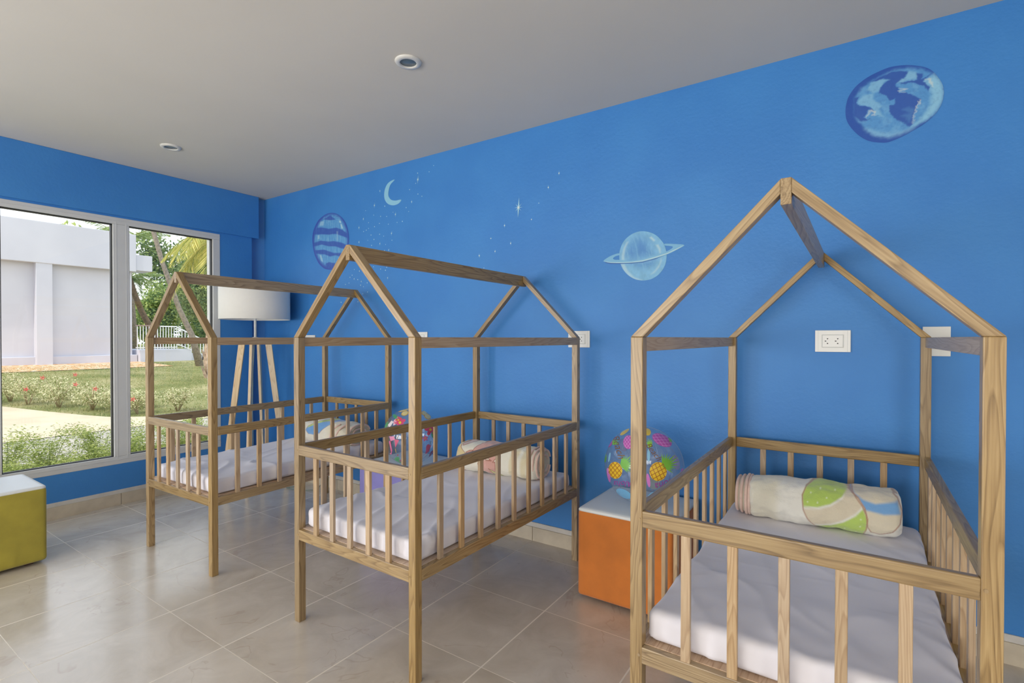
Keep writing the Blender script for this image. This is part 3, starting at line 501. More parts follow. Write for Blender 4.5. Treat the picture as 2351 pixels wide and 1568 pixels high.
for i,(x,z,s) in enumerate(D['stars']):
    polys=[]
    if s>.006:
        k=8 if s>.012 else 6
        rot=random.uniform(-.2,.2) if s<.06 else 0
        for j in range(k):
            a=rot+2*math.pi*j/k+math.pi/2; l=s*(1.12 if s>.05 else 1.3)*(1.0 if j%(k//2)==0 else (.52 if j%2 else .5)); w=max(.0021,l*.10)
            d=(math.cos(a),math.sin(a)); nn=(-d[1],d[0])
            polys.append(([(x-nn[0]*w,z-nn[1]*w),(x+nn[0]*w,z+nn[1]*w),(x+d[0]*l,z+d[1]*l)][::1],(158,206,228),-.0002*j))
        r=max(.0035,s*.14); polys.append(([(x+r*math.cos(t*.7854),z+r*math.sin(t*.7854)) for t in range(8)],(214,226,226),-.002))
    else:
        r=.0043*random.uniform(.7,1.15); polys.append(([(x+r*math.cos(t*.7854),z+r*math.sin(t*.7854)) for t in range(8)],(178,212,226),0))
    flat_decal('painted_star',polys,wall_back,YD)

# ---------------------------------------------------------------- ceiling downlights, wall plates
def downlight(x,y,label):
    e=empty('ceiling_downlight',(x,y,CZ)); tag(e,label,'ceiling light','recessed ceiling downlights')
    lathe('trim_ring',[(.040,-.004),(.040,-.009),(.043,-.011),(.060,-.009),(.064,-.003),(.064,0),(.0641,.001)],M['trim'],e)
    lathe('lens',[(0,-.003),(.040,-.004),(.041,-.003)],M['lens'],e)
downlight(-1.811,1.789,'round white ceiling downlight with grey lens, above the middle crib')
downlight(-4.004,1.648,'round white ceiling downlight nearest the window')
def socket_plate(x0,x1,z0,z1,label):
    xc,zc=(x0+x1)/2,(z0+z1)/2; w,h=x1-x0,z1-z0
    e=empty('wall_socket',(xc,YB,zc)); tag(e,label,'wall socket','white sockets along the blue wall')
    box('plate',(-w/2,-.009,-h/2),(w/2,0,h/2),M['white'],e,bev=.002)
    for s in (-1,1): box('plate_joint',(s*w*.41-.0006,-.0094,-h/2+.002),(s*w*.41+.0006,-.0088,h/2-.002),M['grey'],e)
    iw,ih=w*.285,h*.27
    bm=bmesh.new(); bm_box(bm,(-iw-.003,-.0115,-ih-.003),(iw+.003,-.008,ih+.003),.001); finish(bm,'socket_surround',M['grey'],e)
    ins=box('socket_insert',(-iw,-.0125,-ih),(iw,-.008,ih),M['white'],e,bev=.001)
    for s in (-1,1):
        bm=bmesh.new()
        cx=s*iw*.5
        for dx,dz in ((0,.011),(0,-.011),(-.008*1,0) if s<0 else (.008*-1,0)):
            r=.0042 if dz else .0034
            pts=[(cx+dx+r*math.cos(a),dz+r*math.sin(a)) for a in [math.pi/2*(-1 if dz>0 else 1)+2*math.pi*t/3 for t in range(3)]] if dz else [(cx+dx-.003,-.002),(cx+dx+.003,-.002),(cx+dx+.003,.002),(cx+dx-.003,.002)]
            A=[bm.verts.new((a,-.0131,b)) for a,b in pts]; B=[bm.verts.new((a,-.0120,b)) for a,b in pts]; k=len(pts)
            bm.faces.new(A); 
            for q in range(k): bm.faces.new((A[q],B[q],B[(q+1)%k],A[(q+1)%k]))
        finish(bm,'socket_slots',M['dark'],e)
socket_plate(-.149,-.009,1.237,1.338,'white double wall socket framed by the roof of the nearest crib')
socket_plate(-1.451,-1.308,1.245,1.345,'white wall socket partly behind the back right post of the middle crib')
socket_plate(-2.767,-2.624,1.247,1.347,'white wall socket peeking above the rail right of the middle crib front rafter')
socket_plate(-4.12,-3.979,1.228,1.328,'white wall socket behind the left rafter of the middle crib, near the lamp')
e=empty('blank_wall_plate',(.2925,YB,1.2875)); tag(e,'plain white glossy wall plate behind the right roof slope of the nearest crib','wall plate')
box('plate',(-.046,-.008,-.0625),(.046,0,.0625),M['whitegloss'],e,bev=.0015); box('plate_back',(-.044,-.002,-.060),(.044,0,.060),M['grey'],e)
# ---------------------------------------------------------------- house-frame cribs
W_,L_,S_=.7799,1.3303,.0355; ZT,ZUB,ZG1,ZG0,ZL1,ZL0,ZR,ZRB,RW=1.3041,1.2622,.8131,.766,.4267,.3799,1.686,1.6227,.024
TR=.021
def make_crib():
    e=empty('house_frame_crib'); K=M['oak']; b=.0025
    for x in (0,W_-S_):
        for y in (0,L_-S_):
            p=box('post',(x,y,0),(x+S_,y+S_,ZT),K,e,bev=b,grain=(0,0,1))
            if y==0:
                for z in ((ZG0+ZG1)/2,(ZL0+ZL1)/2):
                    bm=bmesh.new(); bm_tube(bm,[(x+(.0275 if x==0 else .008),-.0012,z),(x+(.0275 if x==0 else .008),.001,z)],.0042,14)
                    finish(bm,'screw_cap',M['oak'],p,grain=(0,0,1))
    ins=.0
    for s in (0,1):
        x0,x1=(ins,TR) if s==0 else (W_-TR,W_-ins)
        box('top_side_rail',(x0,S_,ZUB),(x1,L_-S_,ZT),M['beech'],e,bev=.0015,grain=(0,1,0))
        box('guard_rail',(x0,S_,ZG0),(x1,L_-S_,ZG1),K,e,bev=.004,grain=(0,1,0),seg=3)
        x0,x1=(ins,S_) if s==0 else (W_-S_,W_-ins)
        box('lower_rail',(x0,S_,ZL0),(x1,L_-S_,ZL1),K,e,bev=b,grain=(0,1,0))
        xs=(.004,.018) if s==0 else (W_-.018,W_-.004)
        for k in range(9):
            y=.148+.1293*k; box('slat',(xs[0],y-.0128,ZL1-.002),(xs[1],y+.0128,ZG0+.001),M['beech'],e,bev=.002,grain=(0,0,1))
        y0,y1=(0,TR) if s==0 else (L_-TR,L_)
        box('guard_rail',(S_-.001,y0,ZG0),(W_-S_+.001,y1,ZG1),K,e,bev=.004,grain=(1,0,0),seg=3)
        y0,y1=(0,S_) if s==0 else (L_-S_,L_)
        box('lower_rail',(S_-.001,y0,ZL0),(W_-S_+.001,y1,ZL1),K,e,bev=b,grain=(1,0,0))
        ys=(.002,.016) if s==0 else (L_-.016,L_-.002)
        for k in range(5):
            x=.155+.1175*k; box('slat',(x-.0125,ys[0],ZL1-.002),(x+.0125,ys[1],ZG0+.001),M['beech'],e,bev=.002,grain=(0,0,1))
        # rafters
        y0,y1=(0,S_) if s==0 else (L_-S_,L_); xm=W_/2-RW/2; m=(ZR-ZT)/xm
        for q in (0,1):
            P=[(0,ZT),(S_,ZT),(xm,ZT+m*(xm-S_)),(xm,ZR)]
            if q: P=[(W_-a,z) for a,z in P]
            prism('rafter',P,y0,y1,K,e,bev=.0018,grain=(1,0,m if not q else -m))
    box('ridge_beam',(W_/2-RW/2,-.001,ZRB),(W_/2+RW/2,L_+.001,ZR+.001),K,e,bev=.002,grain=(0,1,0))
    box('mattress_board',(S_*.6,S_*.6,ZL1-.014),(W_-S_*.6,L_-S_*.6,ZL1+.002),M['ply'],e,grain=(0,1,0))
    return e
spots=[((-.5265,1.3907,0),-.0104,'oak house-frame crib nearest the camera at right, beside the orange cube'),
       ((-2.129,1.3768,0),-.0157,'oak house-frame crib in the middle of the row, standing left of the orange cube'),
       ((-3.6658,1.3571,0),.0248,'oak house-frame crib closest to the window, in front of the floor lamp')]
crib0=make_crib(); cribs=[crib0]+[copy_tree(crib0) for _ in range(2)]
for c,(loc,rz,lab) in zip(cribs,spots): c.location=loc; c.rotation_euler=(0,0,rz); tag(c,lab,'crib','house-frame cribs in a row')
def at_crib(i,x,y):
    (a,b,_),rz,_l=spots[i]; return (a+math.cos(rz)*x-math.sin(rz)*y,b+math.sin(rz)*x+math.cos(rz)*y),rz
# mattresses
labs=['white sheeted mattress in the nearest crib, under the blanket with the green balloon','white sheeted mattress in the middle crib, its sheet rumpled at the near corner','white sheeted mattress in the crib by the window, wrinkled at the near end']
for i in range(3):
    def dsp(p,n,i=i):
        h=noise.fractal(Vector((p.x*2.2+i*7,p.y*2.2,p.z*2)),.7,2,3)*.010
        rid=1-abs(noise.noise(Vector((p.x*5+p.y*3.5+i*3,p.y*1.6-p.x*2,i*5.1)))*2.2)
        am=(.004,.008,.010)[i]*(1.2 if p.y<-.25 else .6)
        h+=max(0,rid)**4*am
        if abs(n.z)<.7: # gathered sides
            h+=.004*math.sin(55*(p.x+p.y)+6*noise.noise(p*7))*max(0,-p.z*20+.3)
        if i==0:
            h+=.0016*math.exp(-((p.x-.11)/.006)**2)+.0014*math.exp(-((p.y+.12)/.006)**2)
        if i==1 and p.x>.25 and p.y<-.5: h+=.006*noise.noise(p*30)
        v=n*h
        if n.z<-.5: v=Vector((0,0,0))
        return v
    (x,y),rz=at_crib(i,.39,.662)
    m=soft_box('mattress',(.700,1.245,.086),.021,M['sheet'],None,(x,y,ZL1+.003),n=(70,120,12),disp=dsp)
    m.rotation_euler=(0,0,rz); tag(m,labs[i],'mattress','white mattresses in the cribs')
ZM=ZL1+.003+.086
# ---------------------------------------------------------------- rolled blankets
def roll_blanket(name,cx,cy,z0,length,ry,rz_,paint,label,rot=0,fold_left=True,seed=0,taper=0.,profile=None,spiral=False):
    e=empty(name,(cx,cy,z0),rot); tag(e,label,'blanket','rolled baby blankets on the mattresses')
    nu,nv=270,140; V=[];F=[]
    for i in range(nu+1):
        u=-1+2*i/nu
        edge=max(0,(abs(u)-.90)/.10); sc=1-.16*edge**2.2
        h=rz_*(1-taper*(u+1)/2)
        for j in range(nv):
            t=2*math.pi*j/nv; c,s=math.cos(t),math.sin(t)
            pw=.78; x=math.copysign(abs(c)**pw,c)*ry; z=math.copysign(abs(s)**pw,s)*h
            nn=noise.fractal(Vector((u*2.3+seed,c*1.2,s*1.2)),.8,2,3)*.010
            if profile: dz=profile(u)
            else: dz=0
            V.append((u*length/2,(x*sc+c*nn),max(0.0005,h*1.0+z*sc+s*nn+dz*(.5+.5*s))))
        
    for i in range(nu):
        for j in range(nv):
            a=i*nv+j; b=i*nv+(j+1)%nv; F.append((a,b,b+nv,a+nv))
    me=bpy.data.meshes.new('blanket_roll')
    # spiral end caps (recessed)
    for side,base in ((-1,0),(1,nu*nv)):
        prev=[base+k for k in range(nv)]
        cyc=Vector((0,0,rz_))
        rings=9
        for r in range(1,rings+1):
            sc=1-r/rings*.97; o=len(V)
            for j in range(nv):
                x,y,z=V[base+j]; dep=.010*math.sin(r*math.pi*1.0*1.0)*0+ (.012 if r%2 else -.002)
                V.append((x-side*dep,y*sc,rz_+(z-rz_)*sc))
            cur=[o+k for k in range(nv)]
            for j in range(nv):
                q=(prev[j],prev[(j+1)%nv],cur[(j+1)%nv],cur[j]); F.append(q[::-1] if side>0 else q)
            prev=cur
        F.append(tuple(prev) if side<0 else tuple(prev[::-1]))
    me.from_pydata(V,[],[f[::-1] for f in F]); me.update()
    for p in me.polygons:p.use_smooth=True
    A=np.array(V); ca,sa=math.cos(rot),math.sin(rot)
    C=paint(A[:,0]*ca-A[:,1]*sa+cx,A[:,2]+z0,A)
    set_col(me,C); link('blanket_roll',me,M['blanket'],e)
    return e,ry,rz_
def piping(e,u,ry,rz_,r,length,sc=1.,a0=-2.2,a1=2.2,tilt=0,name='piped_edge'):
    pts=[]
    for k in range(41):
        t=a0+(a1-a0)*k/40; c,s=math.cos(t+math.pi),math.sin(t+math.pi)
        pts.append((u*length/2+tilt*s,math.copysign(abs(c)**.78,c)*ry*sc,max(r,rz_+math.copysign(abs(s)**.78,s)*rz_*sc)))
    tube(name,pts,r,M['pink'],e,8)
# nearest crib: cream blanket with the green balloon print
def paintA(X,Z,A):
    n=len(X); C=np.tile(np.array(srgb((232,230,220))[:3]),(n,1)); front=(A[:,1]<.09)
    sh=np.clip(fbm(X,Z,9,3)*.6,-.2,.2); C=C*(1+sh*.25)[:,None]
    f=front.astype(float)
    def P(k,c,soft=.004,op=1.):
        nonlocal C; C=over(C,mask(X,Z,D['ba_'+k],soft)*f,c,op)
    P('sq',(226,220,198),.02,.8); P('bl',(118,168,218)); P('s2',(226,216,192)); P('bb',(122,172,222),.006)
    P('shape',(224,213,188)); P('gt',(184,212,104),.006); P('gb',(186,214,108),.006); P('w1',(238,238,228),.005); P('w2',(238,238,228),.005)
    for k in ('shape','s2'):
        d=dist_poly(X,Z,D['ba_'+k]); C=over(C,(np.clip(1.7-d/.0019,0,1))*f,(176,132,108),.8)
    for x,z in D['ba_dots']: C=over(C,np.clip(1.5-np.hypot(X-x,Z-z)/.003,0,1)*f,(230,240,206),.8)
    return C
eA,ry,rz_=roll_blanket('rolled_blanket',-.113,2.525,ZM-.003,.54,.116,.084,paintA,'cream fleece blanket with green spotted balloon print, rolled in the nearest crib',rot=.045,seed=1,taper=-.05,profile=lambda u:.006*(1-u*u))
def layer(e,x0,x1,ry,rz_,s):
    bm=bmesh.new(); bm_tube(bm,[(x0,0,0),(x0+.3*(x1-x0),0,0),(x1,0,0)],1,56)
    for v in bm.verts:
        t=math.atan2(v.co.z,v.co.y); c,q=math.cos(t),math.sin(t); k=s*(.96 if abs(v.co.x-x0)<1e-6 else 1)
        v.co.y=math.copysign(abs(c)**.78,c)*ry*k; v.co.z=max(.001,rz_+math.copysign(abs(q)**.78,q)*rz_*k)
    finish(bm,'folded_layer',M['fleece'],e,smooth=True)
xe=-.54/2
for k,s in enumerate((.94,.88,.82)):
    x1_=xe+.006-.019*k; layer(eA,x1_-.019,x1_,ry,rz_,s*.985); piping(eA,(x1_-.014)/(.54/2),ry,rz_,.0065,.54,s*1.0,-3.0,3.0)
piping(eA,-.985,ry,rz_,.006,.54,.93,-3.0,3.0)
# middle crib: bear print
def paintB(X,Z,A):
    n=len(X); C=np.tile(np.array(srgb((236,232,216))[:3]),(n,1)); f=(A[:,1]<.09).astype(float)
    def P(k,c,soft=.003,op=1.,line=True):
        nonlocal C; C=over(C,mask(X,Z,D['bb_'+k],soft)*f,c,op)
        if line: C=over(C,np.clip(1.7-dist_poly(X,Z,D['bb_'+k])/.0016,0,1)*f,(160,90,66),.9)
    P('st1',(224,210,168),.01,.8,False); P('st2',(226,212,170),.01,.8,False)
    P('bow',(226,196,186)); P('ear',(228,204,196)); P('hand',(214,162,150)); P('yel',(226,208,158)); P('pink1',(218,168,156)); P('body',(216,166,154)); P('head',(218,168,156)); P('leaf',(216,226,150))
    return C
eB,ry,rz_=roll_blanket('rolled_blanket',-1.70,2.43,ZM-.003,.53,.105,.085,paintB,'cream blanket with pink bear print, rolled in the middle crib',rot=.10,seed=4,taper=.06,profile=lambda u:.006*(1-u*u))
for u,s in ((.84,.985),(.93,.955),(1.0,.86),(1.0,.55)): piping(eB,u,ry,rz_,.0065,.53,s,-2.9,2.9)
# crib by the window: blue and green oval print
def paintC(X,Z,A):
    n=len(X); C=np.tile(np.array(srgb((232,226,208))[:3]),(n,1)); f=(A[:,1]<.09).astype(float)
    C=over(C,mask(X,Z,D['bc_el'],.003)*f,(112,166,220)); C=over(C,mask(X,Z,D['bc_gr'],.003)*f,(196,216,112))
    C=over(C,np.clip(1.7-dist_poly(X,Z,D['bc_el'])/.0013,0,1)*f,(166,116,92),.9)
    for x,z in ((-3.42,.655),(-3.36,.66),(-3.46,.62),(-3.53,.6)): C=over(C,np.clip(1.5-np.hypot(X-x,Z-z)/.004,0,1)*f,(220,236,240),.8)
    C=over(C,np.clip((X+3.22)/.05,0,1)*f,(224,212,184),.7)
    return C
eC,ry,rz_=roll_blanket('rolled_blanket',-3.285,2.44,ZM-.003,.58,.12,.082,paintC,'cream blanket with blue and green oval print, folded in the crib by the window',rot=.08,seed=9,taper=.10,profile=lambda u:.016*(1-u*u))
for u,s,a in ((.42,1.0,1.1),(.62,1.0,1.3),(1.0,.86,2.9),(1.0,.52,2.9)): piping(eC,u,ry,rz_,.007,.58,s,-a,a,tilt=.05 if u<.9 else 0)
piping(eC,-.99,ry*.7,rz_*.36,.010,.58,1,-2.9,2.9)

# ---------------------------------------------------------------- cube poufs
def pouf(x0,y0,x1,y1,h,mat,label,rot=0,seed=0):
    cx,cy=(x0+x1)/2,(y0+y1)/2; w,d=x1-x0,y1-y0
    e=empty('cube_pouf',(cx,cy,0),rot); tag(e,label,'pouf','fabric cube poufs')
    def dsp(p,n):
        k=noise.noise(Vector((p.x*6+seed,p.y*6,p.z*1.3)))*.004
        low=max(0,(-p.z-.10)/.12); k+=.004*low*noise.noise(Vector((p.x*38+seed,p.y*38,p.z*4)))
        if n.z>.5: return Vector((0,0,0))
        return Vector((n.x,n.y,0))*k
    soft_box('body',(w,d,h-.030),.018,mat,e,(0,0,.018),n=(40,40,34),disp=dsp)
    def d2(p,n): return Vector((0,0,.006*max(0,1-(abs(p.x)*2/w)**3)*max(0,1-(abs(p.y)*2/d)**3))) if n.z>.3 else Vector((0,0,0))
    soft_box('seat_cover',(w-.004,d-.004,.020),.009,M['vinyl'],e,(0,0,h-.023),n=(24,24,3),disp=d2)
    pts=[(sx*(w/2-.001),sy*(d/2-.001),h-.017) for sx,sy in ((-1,-1),(1,-1),(1,1),(-1,1),(-1,-1))]
    for sx in (-1,1):
        for sy in (-1,1): box('foot',(sx*(w/2-.07)-.02,sy*(d/2-.07)-.02,0),(sx*(w/2-.07)+.02,sy*(d/2-.07)+.02,.03),M['foot'],e,bev=.002)
    return e
pouf(-1.140,2.287,-.668,2.757,.458,M['orange'],'orange cube pouf with white top, holding the pineapple beach ball',seed=1)
pouf(-2.795,2.290,-2.325,2.757,.458,M['purple'],'lavender cube pouf with white top behind the middle crib',seed=2)
pouf(-4.335,.47,-3.868,.938,.452,M['green'],'olive green cube pouf under the window at the left edge',seed=3)

# ---------------------------------------------------------------- beach balls
VP={}
def vp(c,a=.9):
    if (c,a) not in VP: VP[(c,a)]=vinyl_print('ball_print_%d_%d_%d'%c,c,a)
    return VP[(c,a)]
def beach_ball(c,R,label,gloss):
    e=empty('beach_ball',c); tag(e,label,'beach ball','clear printed beach balls')
    bm=bmesh.new(); bmesh.ops.create_uvsphere(bm,u_segments=64,v_segments=40,radius=R)
    if gloss:
        for v in bm.verts: v.co*=1+.004*noise.noise(v.co*60)
    finish(bm,'vinyl_skin',M['ball'],e,smooth=True)
    for k in range(6):
        a=math.pi*k/6+.2; pts=[(R*1.001*math.sin(t)*math.cos(a),R*1.001*math.sin(t)*math.sin(a),R*1.001*math.cos(t)) for t in [2*math.pi*q/64 for q in range(65)]]
        if k%2==0: tube('seam',pts,.0006,vp((190,215,235),.35),e,4)
    t=(Vector((0,0,1.3))-Vector(c)).normalized(); t.z*=1; rgt=Vector((0,0,1)).cross(t).normalized(); up=t.cross(rgt)
    def mp(a,b,lift=1.004,back=False):
        a,b=a,b; q=a*a+b*b
        if q>.985: s=math.sqrt(.985/q); a*=s;b*=s;q=.985
        return (rgt*a+up*b+t*(-1 if back else 1)*math.sqrt(1-q))*R*lift
    def decal(name,polys,col,alpha=.9,lift=1.004,back=False,par=None):
        bm=bmesh.new()
        for poly in polys:
            vs=[Vector((a,b,0)) for a,b in poly]
            for tr in geometry.tessellate_polygon([vs]):
                vv=[bm.verts.new(vs[i]) for i in tr]
                try: bm.faces.new(vv)
                except: pass
        bmesh.ops.remove_doubles(bm,verts=bm.verts,dist=1e-5)
        for _ in range(2):
            es=[x for x in bm.edges if x.calc_length()>.09]
            if es: bmesh.ops.subdivide_edges(bm,edges=es,cuts=1); bmesh.ops.triangulate(bm,faces=bm.faces)
        for v in bm.verts: v.co=mp(v.co.x,v.co.y,lift,back)
        return finish(bm,name,vp(col,alpha),par or e)
    return e,decal
def ell(cx,cy,rx,ry,rot=0,n=24):
    c,s=math.cos(rot),math.sin(rot); return [(cx+rx*math.cos(t)*c-ry*math.sin(t)*s,cy+rx*math.cos(t)*s+ry*math.sin(t)*c) for t in [2*math.pi*k/n for k in range(n)]]
def strip(p,q,w):
    dx,dy=q[0]-p[0],q[1]-p[1]; l=math.hypot(dx,dy) or 1; nx,ny=-dy/l*w,dx/l*w; return [(p[0]+nx,p[1]+ny),(p[0]-nx,p[1]-ny),(q[0]-nx,q[1]-ny),(q[0]+nx,q[1]+ny)]
def text_polys(s,cx,cy,size,rot,shear=.35):
    cu=bpy.data.curves.new('t','FONT'); cu.body=s; cu.size=1; cu.shear=shear; cu.align_x='CENTER'; cu.align_y='CENTER'; cu.resolution_u=3
    o=bpy.data.objects.new('t',cu); COL.objects.link(o); dg=bpy.context.evaluated_depsgraph_get(); me=bpy.data.meshes.new_from_object(o.evaluated_get(dg))
    c,sn=math.cos(rot),math.sin(rot); out=[]
    for p in me.polygons:
        out.append([(cx+size*(me.vertices[i].co.x*c-me.vertices[i].co.y*sn),cy+size*(me.vertices[i].co.x*sn+me.vertices[i].co.y*c)) for i in p.vertices])
    bpy.data.objects.remove(o); bpy.data.curves.remove(cu); bpy.data.meshes.remove(me); return out
def spikes(cx,cy,ang,l,n=11,spread=1.15):
    out=[]
    for k in range(n):
        a=ang+spread*(k/(n-1)-.5)*2; ll=l*(1-.35*abs(k/(n-1)-.5)*2)*random.uniform(.85,1.1); d=(math.cos(a),math.sin(a)); w=l*.085
        out.append([(cx-d[1]*w,cy+d[0]*w),(cx+d[1]*w,cy-d[0]*w),(cx+d[0]*ll*.6+d[1]*w*.6,cy+d[1]*ll*.6-d[0]*w*.6),(cx+d[0]*ll,cy+d[1]*ll)])
    return out
e,dec=beach_ball((-.881,2.516,.655),.196,'clear beach ball with yellow and pink pineapple prints on the orange pouf',False)
def q(x,y): return ((x-773)/631,(770-y)/631)
def net(cx,cy,rx,ry,rot,w,n=4,diag=True):
    out=[]
    for k in range(-n,n+1):
        for sg in (1,-1):
            o=k/n*1.25
            # chord of the unit disc along direction (1,sg)
            pts=[]; d=(math.sqrt(.5),sg*math.sqrt(.5)); nn=(-d[1],d[0])
            if abs(o)>=.98: continue
            h=math.sqrt(1-o*o)*.97
            P=[(nn[0]*o+d[0]*t,nn[1]*o+d[1]*t) for t in (-h,h)]
            c,s=math.cos(rot),math.sin(rot)
            P=[(cx+a*rx*c-b*ry*s,cy+a*rx*s+b*ry*c) for a,b in P]
            out.append(strip(P[0],P[1],w))
    return out
def pineapple(x,y,rx,ry,rot,leafang,ll,body,netc,leaf,lx=None,ly=None):
    cx,cy=q(x,y); b=dec('pineapple_print',[ell(cx,cy,rx,ry,rot)],body,.95)
    dec('pineapple_net',net(cx,cy,rx,ry,rot,.007,3),netc,.95,1.008,par=b)
    lx_,ly_=q(lx,ly); dec('pineapple_leaves',spikes(lx_,ly_,leafang,ll),leaf,.95,1.006,par=b)
pineapple(340,875,.18,.205,0,.35,.40,(238,200,40),(176,108,40),(120,190,70),440,790)
pineapple(985,850,.20,.225,-.3,.55,.42,(238,200,40),(176,108,40),(130,196,70),1060,760)
for (x,y,rx,ry,rot) in ((1050,370,.25,.15,-.42),(540,430,.13,.175,0)):
    cx,cy=q(x,y); b=dec('pink_pineapple_print',[ell(cx,cy,rx,ry,rot)],(200,92,184),.95); dec('pineapple_net',net(cx,cy,rx*.97,ry*.97,rot,.005,3),(232,170,226),.9,1.008,par=b)
cx,cy=q(265,415); dec('pink_pineapple_print',[ell(cx,cy,.19,.06,1.05)],(200,92,184),.9)
lx,ly=q(290,470); dec('green_leaf_print',spikes(lx,ly,.9,.26,6,.8),(126,200,70),.95,1.006)
lx,ly=q(1150,330); dec('green_leaf_print',spikes(lx,ly,-.9,.2,5,.4),(126,200,70),.95,1.008)
lx,ly=q(860,500); dec('green_leaf_print',spikes(lx,ly,1.6,.26,6,.5),(150,205,70),.95,1.006)
lx,ly=q(160,760); dec('green_leaf_print',spikes(lx,ly,1.5,.25,5,.4),(110,180,80),.9,1.006)
lx,ly=q(470,260); dec('pineapple_print',[ell(lx,ly,.14,.05,.7)],(238,200,40),.9); lx,ly=q(830,250); dec('pineapple_print',[ell(lx,ly,.08,.1,.2)],(238,200,40),.9)
for x,y,rx,ry,rot in ((470,1225,.2,.11,-.35),(960,1215,.2,.11,.25)):
    cx,cy=q(x,y); dec('blue_oval_print',[ell(cx,cy,rx,ry,rot)],(122,190,236),.9)
for x,y,rx,ry in ((228,960,.045,.18),(1352,870,.05,.14),(842,990,.04,.16)):
    cx,cy=q(x,y); dec('pink_fruit_print',[ell(cx,cy,rx,ry,-.1 if x>1000 else .15)],(226,130,214),.85)
cx,cy=q(845,620); dec('blue_oval_print',[ell(cx,cy,.035,.15,0)],(150,210,240),.8); cx,cy=q(240,680); dec('blue_oval_print',[ell(cx,cy,.025,.12,-.15)],(150,210,240),.8)
cx,cy=q(430,450); dec('back_print',[ell(cx,cy,.14,.17,0)],(186,140,196),.45,back=True); cx,cy=q(940,1060); dec('back_print',[ell(cx,cy,.16,.16,0)],(196,184,110),.5,back=True); cx,cy=q(1290,690); dec('back_print',[ell(cx,cy,.09,.2,.25)],(186,140,196),.45,back=True)
for x,y,r,s_ in ((470,1065,math.pi+.08,.20),(1110,1015,math.pi+.32,.23)):
    cx,cy=q(x,y); dec('lettering',text_polys('Aloha',cx,cy,s_,r),(160,60,150),.95,1.007)
for x,y,r,s_ in ((375,500,-1.25,.26),(915,560,-.9,.2)):
    cx,cy=q(x,y); dec('lettering',text_polys('Beach' if x<500 else 'Beach',cx,cy,s_,r),(132,92,48),.95,1.007)
e,dec=beach_ball((-2.462,2.452,.644),.187,'clear crinkled beach ball with flower, lemon and flamingo prints on the lavender pouf',True)
def q(x,y): return ((x-633)/553,(706-y)/553)
def flower(x,y,r,col):
    cx,cy=q(x,y); b=dec('flower_print',[ell(cx+r*.55*math.cos(a),cy+r*.55*math.sin(a),r*.5,r*.3,a) for a in [.5+2*math.pi*k/5 for k in range(5)]],col,.95); dec('flower_centre',[ell(cx,cy,r*.22,r*.22)],(240,210,60),.95,1.008,par=b)
flower(430,450,.2,(226,84,130)); flower(1000,600,.2,(222,80,120)); flower(400,400,.13,(232,90,90)); flower(900,760,.1,(236,120,170))
for x,y,rx,ry,rot in ((520,270,.13,.09,.3),(890,270,.1,.09,.5),(950,340,.13,.1,-.7),(500,210,.2,.03,.2)):
    cx,cy=q(x,y); b=dec('lemon_print',[ell(cx,cy,rx,ry,rot)],(226,184,60),.95); dec('lemon_flesh',[ell(cx,cy,rx*.8,ry*.75,rot)],(240,224,160),.95,1.007,par=b)
for x,y,rx,ry,rot in ((170,480,.05,.12,-.4),(340,330,.06,.13,.8),(1060,700,.08,.13,.2),(370,1130,.1,.07,.4),(400,1180,.1,.05,-.6),(1100,960,.04,.14,-.4)):
    cx,cy=q(x,y); dec('leaf_print',[ell(cx,cy,rx,ry,rot)],(86,172,110) if x!=1100 else (150,90,170),.85)
for pl_,c_ in (([(330,755),(415,775),(345,915)],(228,100,140)),([(920,900),(955,870),(1010,900),(975,1010),(905,1060)],(228,100,140)),([(980,1080),(1020,1010),(1085,980),(1080,1060),(985,1150)],(176,84,150)),([(230,700),(320,700),(340,760),(260,790)],(240,150,190)),([(225,790),(250,780),(285,960),(270,1040),(230,1030),(262,1000)],(238,120,170)),([(200,480),(270,400),(310,430),(230,540)],(240,232,236)),([(310,400),(390,335),(350,480),(300,500)],(244,210,224)),([(375,1045),(395,1042),(400,1062),(380,1064)],(210,40,40)),([(340,930),(350,930),(362,1020),(350,1000)],(236,200,90)),([(400,680),(410,680),(380,755),(370,755)],(160,130,50)),([(1012,815),(1020,815),(1000,880),(992,880)],(120,120,50)),([(410,1150),(470,1145),(470,1240),(430,1220)],(190,110,160))):
    dec('fruit_print',[[q(*p) for p in pl_]],c_,.9)

# ---------------------------------------------------------------- floor lamp
LX,LY=-4.40,2.475
_d=Vector((LX,LY,0)).normalized(); # direction camera to lamp
e=empty('floor_lamp',(LX,LY,0)); tag(e,'floor lamp with white drum shade on four pale wooden legs in the corner','floor lamp')
base_ang=math.atan2(-_d.y,-_d.x)-.26
for k in range(4):
    a=base_ang+k*math.pi/2; d=Vector((math.cos(a),math.sin(a),0)); n_=Vector((-d.y,d.x,0))
    top=d*.105; bot=d*.262; bm=bmesh.new(); w,t=(.026,.011)
    vs=[]
    for p,z,sc in ((bot,0,.8),(top,1.287,1.0)):
        for s1,s2 in ((-1,-1),(1,-1),(1,1),(-1,1)): vs.append(bm.verts.new(p+d*w*s1*sc+n_*t*s2+Vector((0,0,z))))
    for f in ((0,3,2,1),(4,5,6,7),(0,1,5,4),(1,2,6,5),(2,3,7,6),(3,0,4,7)): bm.faces.new([vs[i] for i in f])
    bmesh.ops.bevel(bm,geom=list(bm.edges),offset=.0015,segments=1,affect='EDGES')
    finish(bm,'leg',M['pine'],e,grain=tuple(top-bot+Vector((0,0,1.287))))
for k,z in ((0,1.271),(1,1.287)):
    a=base_ang+k*math.pi/2; o=box('cross_board',(-.150,-.027,z),(.150,.027,z+.016),M['pine'],e,bev=.001,grain=(1,0,0)); o.rotation_euler=(0,0,a)
